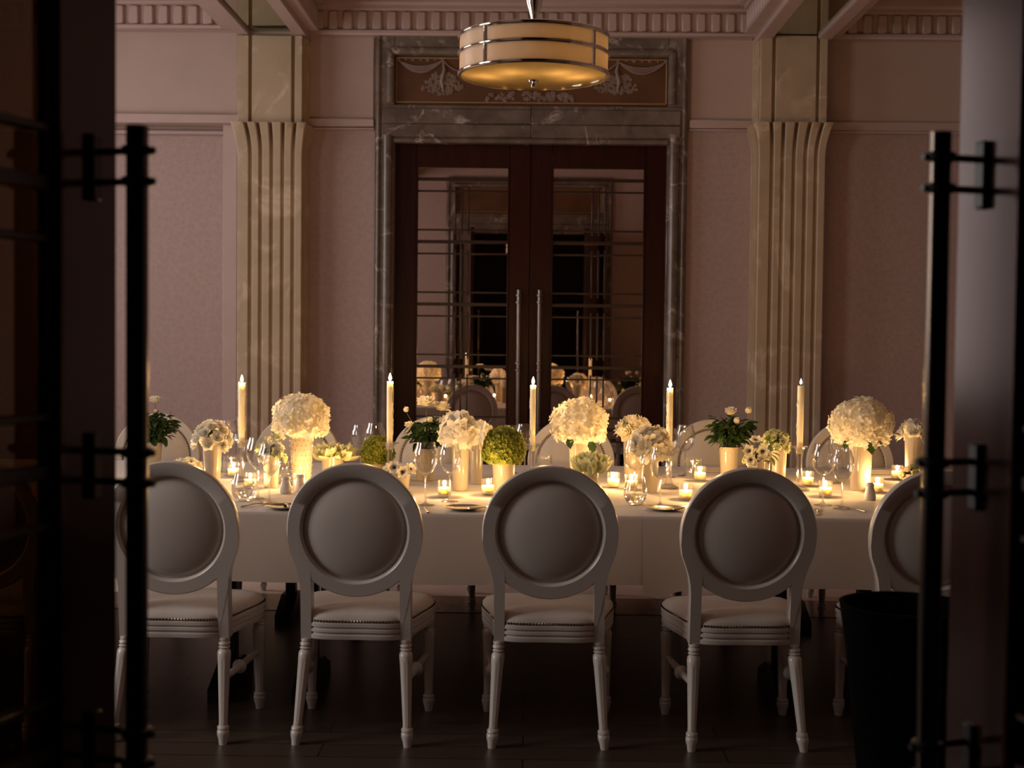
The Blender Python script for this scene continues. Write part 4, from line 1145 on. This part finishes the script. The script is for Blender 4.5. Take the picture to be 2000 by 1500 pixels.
def potted_rose(label, px, Y, ptop, pw, box, blooms, seed, nleaf=80, group='white pots of roses'):
    s = FPX / Y; b = P(px, ptop, Y); x = b.x; h = b.z - TZ
    t = thing('potted_rose', label, 'potted plant', (x, Y, TZ + 0.0016), 0, group)
    rt = pw / s / 2
    vase_mesh(rt, rt * 0.80, h, 0, False, 0.002).build('pot', M['ceramic'], t)
    m_ = MB(); m_.lathe([(0, h - 0.008), (rt * 0.93, h - 0.010)], 24); m_.build('soil', M['soil'], t)
    r_ = random.Random(seed)
    x0, x1, y0 = box
    xl = P(x0, ptop, Y).x - x; xr = P(x1, ptop, Y).x - x; zt = P(px, y0, Y).z - TZ
    cx = 0.5 * (xl + xr); rx = 0.5 * (xr - xl); H = zt - h
    ends = []
    for i in range(15):
        a = 2.4 * i; q = 0.15 + 0.75 * r_.random()
        e = Vector((cx * 0.8 + rx * q * math.cos(a), 0.8 * rx * q * math.sin(a), h + H * r_.uniform(0.30, 0.95)))
        m_ = MB(); b0 = Vector((r_.uniform(-.3, .3) * rt, r_.uniform(-.3, .3) * rt, h - 0.015))
        mid = (b0 + e) / 2 + Vector((0, 0, 0.01)); m_.tube([b0, mid, e], [0.0022, 0.0018, 0.0012], 5); m_.build('stem', M['stem'], t)
        ends.append((b0, mid, e))
    for i in range(nleaf):
        b0, mid, e = ends[i % len(ends)]
        u = r_.uniform(0.30, 1.12)
        p = b0 + (e - b0) * u
        if i % 5 > 1:                     # side twigs fill the bush out
            q = Vector((r_.gauss(0, 1), r_.gauss(0, 1), r_.gauss(0, 1))).normalized() * r_.uniform(0.35, 0.95)
            p = Vector((cx + q.x * rx * 0.82, q.y * rx * 0.7, max(h + 0.012, h + H * 0.52 + q.z * H * 0.48)))
        d = Vector((p.x - cx * 0.5 + r_.uniform(-.03, .03), p.y + r_.uniform(-.04, .04), r_.uniform(-0.045, 0.03)))
        place('leaf', LEAF, t, p, leaf_euler(d, r_.uniform(-.7, .7)), r_.uniform(0.038, 0.064))
    for (bx, by, sz, kind) in blooms:
        q = P(bx, by, Y - 0.02)
        p = Vector((q.x - x, r_.uniform(-0.03, 0.01), q.z - TZ))
        me = {'o': ROSES[1], 'c': ROSES[0], 'b': BUD}[kind]
        m_ = MB(); b0 = Vector((p.x * 0.5 + cx * 0.2, p.y * 0.5, h + H * 0.4)); m_.tube([b0, (b0 + p) / 2 + Vector((0.003, 0, 0.006)), p - Vector((0, 0, 0.008))], [0.0018, 0.0016, 0.0015], 5); m_.build('stem', M['stem'], t)
        place(me.name.split('.')[0], me, t, p - Vector((0, 0, 0.012)), aim((r_.uniform(-.25, .25), -0.45, 1.0)), sz * 1.15 / s / 0.056)
        for k in range(3):
            place('sepal', LEAF_L, t, p - Vector((0, 0, 0.012)), leaf_euler((math.cos(k * 2.1), math.sin(k * 2.1), 0.7)), 0.016)
    return t
potted_rose('bushy dark potted rose beside the left door handle', 298, 6.7, 864, 38, (264, 346, 800), [(300, 782, 19, 'o'), (270, 784, 18, 'o'), (304, 802, 9, 'b')], 31, 240)
potted_rose('potted roses with four cream blooms right of the second candle', 831, 6.22, 876, 44, (784, 886, 818), [(832, 788, 29, 'o'), (861, 797, 26, 'o'), (792, 800, 14, 'b'), (839, 820, 15, 'b'), (800, 830, 17, 'c')], 32, 210)
potted_rose('potted rose with three cream buds right of the fourth candle', 1424, 6.5, 873, 39, (1374, 1478, 815), [(1429, 806, 22, 'c'), (1462, 803, 17, 'b'), (1438, 822, 16, 'b')], 33, 240)

# ---------------------------------------------------------------- candles
def point_light(name, loc, power, parent, color=CANDLE_COL, radius=0.007):
    d = bpy.data.lights.new(name, 'POINT'); d.energy = power; d.color = color; d.shadow_soft_size = radius
    o = bpy.data.objects.new(name, d); COL.objects.link(o); o.location = loc; o.parent = parent
    return o
def flame_mesh(h, r):
    m_ = MB(); m_.lathe([(0, 0), (r * 0.55, h * 0.06), (r * 0.95, h * 0.22), (r, h * 0.34), (r * 0.80, h * 0.55), (r * 0.45, h * 0.78), (r * 0.15, h * 0.94), (0, h)], 12); return m_
FLAME = flame_mesh(0.034, 0.0072).mesh('flame', M['flame']); FLAME_S = flame_mesh(0.024, 0.0062).mesh('flame', M['flame'])
FLAME_P = flame_mesh(0.030, 0.0070).mesh('flame', M['pale_flame'])
def taper(px, Y, top, hold, w, label, hlabel, drip, lean=0.0, lit=True):
    s = FPX / Y
    b = P(px, hold, Y); zh = b.z - TZ; zt = P(px, top, Y).z - TZ; x = b.x
    t = thing('candlestick', hlabel, 'candlestick', (x, Y, TZ + 0.0016), 0, 'clear glass candlesticks')
    prof = [(0.0, 0.0), (0.046, 0.0), (0.048, 0.004), (0.040, 0.010), (0.020, 0.022), (0.0135, 0.040), (0.0125, 0.08), (0.0125, zh - 0.045), (0.0145, zh - 0.035), (0.018, zh - 0.02), (0.022, zh - 0.010)]
    m_ = MB(); m_.lathe(prof + [(0.016, zh - 0.008), (0.0145, zh - 0.028), (0.0, zh - 0.030)], 28); m_.build('stem', M['thick_glass'], t)
    m_ = MB(); m_.lathe([(0.0225, zh - 0.010), (0.040, zh - 0.001), (0.044, zh), (0.044, zh + 0.003), (0.038, zh + 0.002), (0.020, zh - 0.006)], 32, loop=True); m_.build('drip_pan', M['thick_glass'], t)
    r = w / s / 2
    c_ = thing('taper_candle', label, 'candle', (x, Y, TZ + zh - 0.027), 0, 'ivory taper candles')
    c_.rotation_euler = (0, lean, 0)
    h = zt - zh + 0.027
    m_ = MB(); m_.lathe([(0.0, 0.0), (r * 0.86, 0.0), (r * 0.9, 0.02), (r, h * 0.45), (r, h - 0.004), (r * 0.93, h), (r * 0.5, h - 0.003), (0.0, h - 0.004)], 24); wx = m_.build('wax', M['wax'], c_)
    r_ = random.Random(int(px)); m_ = MB()
    n = 26 if drip else 7
    for k in range(n):
        a = R(r_.choice([0, 180] if drip == 2 else [0 if drip == 1 else 180])) + r_.uniform(-.5, .5)
        z = h * r_.uniform(0.25, 0.98); l = r_.uniform(0.006, 0.016)
        m_.ball((r * math.cos(a), r * math.sin(a), z), 0.0026, 0.0026, l, 6, 5)
    m_.build('wax_drip', M['wax'], wx)
    m_ = MB(); m_.tube([(0, 0, h - 0.005), (0.0005, 0, h + 0.007)], 0.0012, 6); m_.build('wick', M['wick'], c_)
    place('flame', FLAME if lit else FLAME_P, c_, (0, 0, h + 0.004))
    if lit: point_light('flame_light', (0, 0, h + 0.018), CANDLE_TAPER, c_)
taper(472, 6.08, 748, 862, 13.5, 'ivory taper candle with wax drips, leftmost of the five', 'glass candlestick under the leftmost taper', 2)
taper(761, 5.99, 745, 866, 12.5, 'lit ivory taper standing left of the four-bloom potted roses', 'glass candlestick beside the small green viburnum ball', 1)
taper(1040, 6.12, 752, 869, 11.5, 'lit ivory taper standing left of the middle hydrangea', 'glass candlestick beside the large green viburnum ball', 0)
taper(1307, 6.0, 758, 884, 12.0, 'lit ivory taper standing before the marble door jamb', 'glass candlestick beside the greyish cream flowers', 3)
taper(1562, 6.0, 753, 874, 13.0, 'ivory taper with a pale dying flame, rightmost of the five', 'glass candlestick under the taper with the dying flame', 0, lit=False)

VG = MB(); VG.lathe([(0.0, 0.0), (0.0265, 0.0), (0.028, 0.003), (0.0295, 0.068), (0.0285, 0.069), (0.0272, 0.068), (0.0255, 0.008), (0.0, 0.008)], 28); VG = VG.mesh('glass_cup', M['votive_glass'])
VW = MB(); VW.lathe([(0.0, 0.0085), (0.0252, 0.0085), (0.0268, 0.039), (0.0250, 0.040), (0.012, 0.0385), (0.0, 0.038)], 24); VW = VW.mesh('wax', M['wax'])
VK = MB(); VK.tube([(0, 0, 0.037), (0.0004, 0, 0.047)], 0.0011, 6); VK = VK.mesh('wick', M['wick'])
def votive(px, py, label, Y=None):
    p = T(px, py) if Y is None else Vector((P(px, py, Y).x, Y, TZ))
    t = thing('votive_candle', label, 'votive candle', (p.x, p.y, TZ + 0.0016), 0, 'lit votive candles in clear glasses')
    place('glass_cup', VG, t); place('wax', VW, t); place('wick', VK, t); place('flame', FLAME_S, t, (0, 0, 0.043))
    point_light('flame_light', (0, 0, 0.057), CANDLE_VOTIVE, t)
votive(456, 932, 'votive candle behind the leftmost glass candlestick')
votive(489, 955, 'votive candle glowing through the round tumbler at the left')
votive(585, 956, 'votive candle before the hobnail vase, beside the shakers')
votive(868, 971, 'votive candle between the two middle-left wine glasses')
votive(953, 967, 'votive candle below the large green viburnum ball')
votive(1198, 953, 'votive candle left of the right-hand round tumbler')
votive(1233, 957, 'votive candle glowing through the right-hand wine glass')
votive(1339, 977, 'votive candle against the second chair from the right')
votive(1367, 940, 'votive candle below the potted rose, beside the clear tumbler')
votive(1577, 950, 'votive candle just right of the fifth candlestick')
votive(1612, 971, 'votive candle behind the rightmost pair of wine glasses')
votive(1713, 963, 'votive candle behind the white shaker at the right')
votive(1752, 937, 'votive candle beside the rightmost low bowl of flowers')
votive(660, 952, 'votive candle hidden behind the second chair back')
votive(1075, 952, 'votive candle hidden behind the middle chair back')
votive(1455, 952, 'votive candle hidden behind the chair below the anemones')
votive(360, 950, 'votive candle hidden behind the leftmost chair back')

# ---------------------------------------------------------------- glasses
def glass_parts(h, rb, rim, foot, stem_h):
    """bowl, stem and foot of a wine glass of height h"""
    z0 = stem_h
    bowl = [(0.004, z0 - 0.002), (0.010, z0 + 0.003), (rb * 0.55, z0 + 0.016), (rb * 0.86, z0 + 0.038), (rb * 0.98, z0 + 0.060), (rb, z0 + 0.074), (rb * 0.965, z0 + 0.10), (rim + (rb - rim) * 0.35, h - 0.02), (rim, h)]
    inn = [(max(0.0, r - 0.0012), z) for r, z in bowl[::-1][:-2]] + [(0.0, z0 + 0.006)]
    a = MB(); a.lathe(bowl + inn, 36)
    b = MB(); b.lathe([(0.0042, z0 - 0.001), (0.0036, z0 * 0.7), (0.0036, z0 * 0.35), (0.0050, 0.014), (0.0085, 0.0075)], 14)
    c = MB(); c.lathe([(0.0, 0.0), (foot, 0.0), (foot, 0.0012), (foot * 0.6, 0.0028), (0.0085, 0.0080), (0.0, 0.0082)], 32)
    return a.mesh('bowl', M['glass']), b.mesh('stem', M['thick_glass']), c.mesh('foot', M['thick_glass'])
WG_L = glass_parts(0.252, 0.0485, 0.0365, 0.037, 0.118)
WG_S = glass_parts(0.238, 0.0450, 0.0335, 0.035, 0.108)
def wine_glass(px, py, kind, label, Y=None):
    p = T(px, py) if Y is None else Vector((P(px, py, Y).x, Y, TZ))
    t = thing('wine_glass', label, 'wine glass', (p.x, p.y, TZ + 0.0016), rnd.uniform(0, 6), 'stemmed wine glasses')
    for me in kind: place(me.name.split('.')[0], me, t)
wine_glass(504, 974, WG_L, 'larger wine glass of the pair beside the left round tumbler')
wine_glass(526, 983, WG_S, 'smaller wine glass of the pair beside the left round tumbler')
wine_glass(831, 987, WG_L, 'larger wine glass in front of the four-bloom potted roses')
wine_glass(878, 979, WG_S, 'smaller wine glass in front of the tall rose vase')
wine_glass(1239, 977, WG_L, 'larger wine glass above the right-hand round tumbler')
wine_glass(1289, 989, WG_S, 'smaller wine glass in front of the greyish cream flowers')
wine_glass(1607, 987, WG_L, 'larger wine glass of the pair right of the fifth candle')
wine_glass(1644, 994, WG_S, 'smaller wine glass in front of the rightmost hydrangea vase')
wine_glass(704, 900, WG_S, 'far wine glass left of the second candle, left one of two', 6.5)
wine_glass(733, 900, WG_L, 'far wine glass just left of the second candle, right one of two', 6.45)
wine_glass(998, 900, WG_S, 'far wine glass behind the large green viburnum ball', 6.6)
wine_glass(1025, 900, WG_L, 'far wine glass just behind the middle candle', 6.5)
wine_glass(1306, 900, WG_S, 'far wine glass behind the fourth candle', 6.5)
wine_glass(1337, 930, WG_L, 'far wine glass right of the fourth candle, before an oval-back chair')
wine_glass(1636, 900, WG_S, 'far wine glass left of the rightmost hydrangea vase', 6.3)
wine_glass(445, 900, WG_L, 'far wine glass behind the carnation vase', 6.5)

RT = MB(); RT.lathe([(0.0, 0.003), (0.026, 0.0), (0.038, 0.010), (0.0475, 0.030), (0.0490, 0.045), (0.0455, 0.070), (0.038, 0.098), (0.0355, 0.112), (0.0345, 0.112), (0.037, 0.098), (0.0445, 0.070), (0.0478, 0.045), (0.0462, 0.030), (0.036, 0.013), (0.0, 0.012)], 36); RT = RT.mesh('bowl', M['glass'])
RTW = MB(); RTW.lathe([(0.0, 0.0128), (0.035, 0.0140), (0.0455, 0.030), (0.0470, 0.040), (0.0, 0.040)], 32); RTW = RTW.mesh('water', M['water'])
RTR = MB()
for q in range(9):
    z = 0.046 + q * 0.0055; rr = 0.0490 - 0.0105 * (q / 9) ** 1.2
    RTR.lathe([(rr, z - 0.0009), (rr + 0.0011, z), (rr, z + 0.0009)], 36)
RTR = RTR.mesh('spiral_ribs', M['thick_glass'])
def round_tumbler(px, py, label):
    p = T(px, py); t = thing('round_tumbler', label, 'tumbler', (p.x, p.y, TZ + 0.0016), 0, 'round stemless tumblers')
    place('bowl', RT, t); place('spiral_ribs', RTR, t); place('water', RTW, t)
round_tumbler(475, 978, 'round water tumbler between the two leftmost near chairs')
round_tumbler(1241, 986, 'round water tumbler below the right-hand pair of wine glasses')
ST = MB(); ST.lathe([(0.0, 0.0), (0.034, 0.0), (0.038, 0.006), (0.042, 0.045), (0.0400, 0.095), (0.0388, 0.095), (0.0405, 0.045), (0.036, 0.010), (0.0, 0.010)], 32); ST = ST.mesh('bowl', M['glass'])
SR = MB()
for q in range(8):
    z = 0.022 + q * 0.008; SR.lathe([(0.0405, z - 0.001), (0.0424, z), (0.0405, z + 0.001)], 32)
SR = SR.mesh('rib', M['thick_glass'])
def tumbler(px, Y, label):
    p = P(px, 900, Y); t = thing('tumbler', label, 'tumbler', (p.x, Y, TZ + 0.0016), 0, 'ribbed clear tumblers'); place('bowl', ST, t); place('ribs', SR, t)
tumbler(452, 6.35, 'ribbed tumbler left of the leftmost glass candlestick')
tumbler(1062, 6.55, 'ribbed tumbler right of the middle candlestick')
tumbler(1355, 6.45, 'ribbed tumbler beside the far wine glass near the fourth candle')
tumbler(558, 6.02, 'ribbed tumbler behind the left pair of shakers')

# ---------------------------------------------------------------- shakers, plates, cutlery, napkins
SB = MB(); SB.lathe([(0.0, 0.0), (0.0225, 0.0), (0.0250, 0.004), (0.0245, 0.018), (0.0200, 0.040), (0.0155, 0.056), (0.0165, 0.060), (0.0, 0.060)], 28); SB = SB.mesh('shaker_body', M['stoneware'])
SP = MB(); SP.lathe([(0.0162, 0.0605), (0.0178, 0.062), (0.0172, 0.067), (0.0120, 0.0725), (0.0, 0.074)], 28); SP = SP.mesh('cap', M['stoneware'])
def shaker(px, py, label):
    p = T(px, py); t = thing('shaker', label, 'shaker', (p.x, p.y, TZ + 0.0016), 0, 'white ceramic salt and pepper shakers'); place('shaker_body', SB, t); place('cap', SP, t)
shaker(558, 964, 'white ceramic shaker standing in front of the hobnail vase, left one')
shaker(586, 960, 'white ceramic shaker half hidden by the second chair, right one')
shaker(1699, 977, 'white ceramic shaker in front of the rightmost votive candles')
PLm = MB(); PLm.lathe([(0.0, 0.004), (0.045, 0.004), (0.052, 0.006), (0.074, 0.011), (0.076, 0.012), (0.074, 0.0095), (0.052, 0.003), (0.045, 0.0), (0.0, 0.0)], 44); PLm = PLm.mesh('side_plate', M['silver'])
def knife_meshes():
    a = MB(); a.prism([(-0.004, 0.0), (-0.005, 0.06), (-0.003, 0.085), (0.003, 0.085), (0.005, 0.06), (0.004, 0.0)], 0, 0.005); a.xf(lambda x, y, z: (x, z, y))
    b = MB(); b.prism([(-0.004, 0.084), (-0.008, 0.10), (-0.008, 0.14), (0.0, 0.165), (0.006, 0.15), (0.006, 0.10), (0.003, 0.084)], 0.001, 0.003); b.xf(lambda x, y, z: (x, z, y))
    return a.mesh('handle', M['silver']), b.mesh('blade', M['silver'])
KN = knife_meshes()
def knife(loc, rz, label, tilt=0.0):
    t = thing('butter_knife', label, 'knife', loc, rz, 'silver butter knives'); t.rotation_euler = (tilt, 0, rz)
    place('handle', KN[0], t); place('blade', KN[1], t)
def plate(px, py, label, klabel, rz):
    p = T(px, py); o = place('side_plate', PLm, None, (p.x, p.y, TZ + 0.0016)); tag(o, label, 'plate', 'small silver side plates')
    knife((p.x + 0.035 * math.cos(rz), p.y - 0.07, TZ + 0.0135), rz, klabel)
plate(556, 994, 'silver side plate beside the second chair, left of its top', 'butter knife on the silver plate beside the second chair', 0.3)
plate(906, 996, 'silver side plate below the tall rose vase', 'butter knife on the silver plate below the tall rose vase', -0.9)
plate(1298, 997, 'silver side plate left of the chair below the anemones', 'butter knife on the silver plate left of the anemone chair', -0.6)
def fork_meshes():
    a = MB(); a.tube([(0, 0, 0.002), (0, 0.07, 0.006), (0, 0.13, 0.004)], [0.004, 0.0026, 0.0028], 8)
    b = MB(); b.prism([(-0.011, 0.145), (-0.0105, 0.190), (-0.0075, 0.190), (-0.0068, 0.158), (-0.0045, 0.158), (-0.004, 0.192), (-0.0012, 0.192), (-0.001, 0.158), (0.001, 0.158), (0.0012, 0.192), (0.004, 0.192), (0.0045, 0.158), (0.0068, 0.158), (0.0075, 0.190), (0.0105, 0.190), (0.011, 0.145), (0.003, 0.128), (-0.003, 0.128)], 0.003, 0.005); b.xf(lambda x, y, z: (x, z, y))
    return a.mesh('handle', M['silver']), b.mesh('tines', M['silver'])
FK = fork_meshes()
def fork(px, py, label, rz=0.0):
    p = T(px, py); t = thing('fork', label, 'fork', (p.x, p.y, TZ + 0.0016), rz, 'silver forks'); place('handle', FK[0], t); place('tines', FK[1], t)
fork(836, 1003, 'silver fork at the table edge right of the second chair', 0.2)
fork(470, 992, 'silver fork at the table edge right of the leftmost chair', -0.5)
fork(1596, 1008, 'silver fork at the table edge right of the chair below the anemones', -0.2)
fork(1690, 1001, 'silver fork at the table edge left of the rightmost chair', 0.4)
def napkin(px, Y, label):
    p = P(px, 905, Y); m_ = MB()
    for k in range(3): m_.box(-0.09 + 0.006 * k, 0.09 - 0.004 * k, -0.06 + 0.004 * k, 0.06, 0.001 + k * 0.007, 0.007 + k * 0.007, 0.0028)
    o = m_.build('napkin', M['linen'], None, (p.x, Y, TZ + 0.0016), (0, 0, rnd.uniform(-.1, .1))); tag(o, label, 'napkin', 'folded white napkins on the far side')
napkin(1392, 6.80, 'folded white napkin between the fourth candle and the potted rose')
napkin(1110, 6.80, 'folded white napkin in front of the far chair behind the middle hydrangea')
napkin(800, 6.80, 'folded white napkin behind the anemones with black eyes')
napkin(1715, 6.80, 'folded white napkin right of the rightmost hydrangea vase')
napkin(545, 6.80, 'folded white napkin left of the hobnail vase')

# ---------------------------------------------------------------- chandelier
CY = 4.7
cc = P(1042, 150, CY)
cx = cc.x
zb = P(1042, 147, CY).z; zm = P(1042, 108, CY).z; ztop = P(1042, 75, CY).z
CR = 143.5 * CY / FPX
ch = thing('drum_chandelier', 'round drum ceiling lamp with chrome bands and frosted amber glass', 'ceiling lamp', (cx, CY, 0))
def band(z, h, r=CR):
    m_ = MB()
    m_.lathe([(r - 0.004, z - h), (r + 0.004, z - h), (r + 0.0075, z - h * 0.5), (r + 0.004, z), (r + 0.0075, z + h * 0.5), (r + 0.004, z + h), (r - 0.004, z + h)], 96, loop=True)
    m_.build('band', M['chrome'], ch)
band(zb, 0.0065); band(zm, 0.0065); band(ztop, 0.0065)
NP = 4
for k in range(NP):
    a0 = 2 * PI * k / NP + R(-90 - 39); a1 = a0 + 2 * PI / NP
    for (z0, z1) in ((zb, zm), (zm, ztop)):
        m_ = MB(); n = 24; vs = []
        for i in range(n + 1):
            a = a0 + 0.012 + (a1 - a0 - 0.024) * i / n
            for (rr, z) in ((CR, z0 + 0.004), (CR, z1 - 0.004), (CR - 0.004, z1 - 0.004), (CR - 0.004, z0 + 0.004)): vs.append((rr * math.cos(a), rr * math.sin(a), z))
        fs = [(i * 4 + j, i * 4 + (j + 1) % 4, (i + 1) * 4 + (j + 1) % 4, (i + 1) * 4 + j) for i in range(n) for j in range(4)] + [(0, 1, 2, 3), (n * 4 + 3, n * 4 + 2, n * 4 + 1, n * 4)]
        m_.add(vs, fs); m_.build('shade_panel', M['shade'], ch)
    m_ = MB(); x, y = CR * math.cos(a0), CR * math.sin(a0)
    m_.tube([(x, y, zb), (x, y, ztop)], 0.0065, 8); m_.build('divider', M['chrome'], ch)
m_ = MB(); m_.lathe([(0.0, zb - 0.012), (CR * 0.5, zb - 0.010), (CR * 0.9, zb - 0.003), (CR - 0.004, zb), (CR - 0.004, zb + 0.003), (CR * 0.5, zb - 0.006), (0.0, zb - 0.008)], 72); m_.build('diffuser', M['diffuser'], ch)
m_ = MB(); m_.lathe([(0.0, zb - 0.045), (0.007, zb - 0.042), (0.009, zb - 0.035), (0.005, zb - 0.028), (0.016, zb - 0.024), (0.018, zb - 0.018), (0.010, zb - 0.012), (0.0, zb - 0.011)], 20); m_.build('finial', M['chrome'], ch)
m_ = MB(); m_.lathe([(0.0, ztop - 0.02), (0.014, ztop - 0.015), (0.014, ztop + 0.03), (0.020, ztop + 0.035), (0.010, ztop + 0.042), (0.010, ztop + 0.060), (0.016, ztop + 0.085), (0.026, ztop + 0.115), (0.033, ztop + 0.15), (0.036, ztop + 0.19), (0.028, ztop + 0.25), (0.012, ztop + 0.32), (0.009, ztop + 0.42), (0.010, CEIL - 0.06), (0.06, CEIL - 0.05), (0.07, CEIL - 0.001), (0.0, CEIL - 0.001)], 28); m_.build('rod', M['chrome'], ch)
for k in range(3):
    a = 2 * PI * k / 3 + 0.5; m_ = MB(); m_.tube([(0.012 * math.cos(a), 0.012 * math.sin(a), ztop - 0.006), ((CR - 0.003) * math.cos(a), (CR - 0.003) * math.sin(a), ztop - 0.002)], 0.004, 8); m_.build('spoke', M['chrome'], ch)
m_ = MB(); m_.tube([(0, 0, ztop), (0, 0, zb - 0.01)], 0.006, 10); m_.build('spindle', M['chrome'], ch)
for k, (bx_, by_) in enumerate(((-0.165, -0.005), (0.155, -0.01), (-0.075, -0.09), (0.085, -0.085))):
    m_ = MB(); m_.ball((bx_, by_, zb + 0.05), 0.008, 0.008, 0.011, 12, 8); m_.build('bulb', M['bulb'], ch)
    point_light('bulb_light', (bx_, by_, zb + 0.05), 0.24, ch, (1.0, 0.62, 0.28), 0.012)
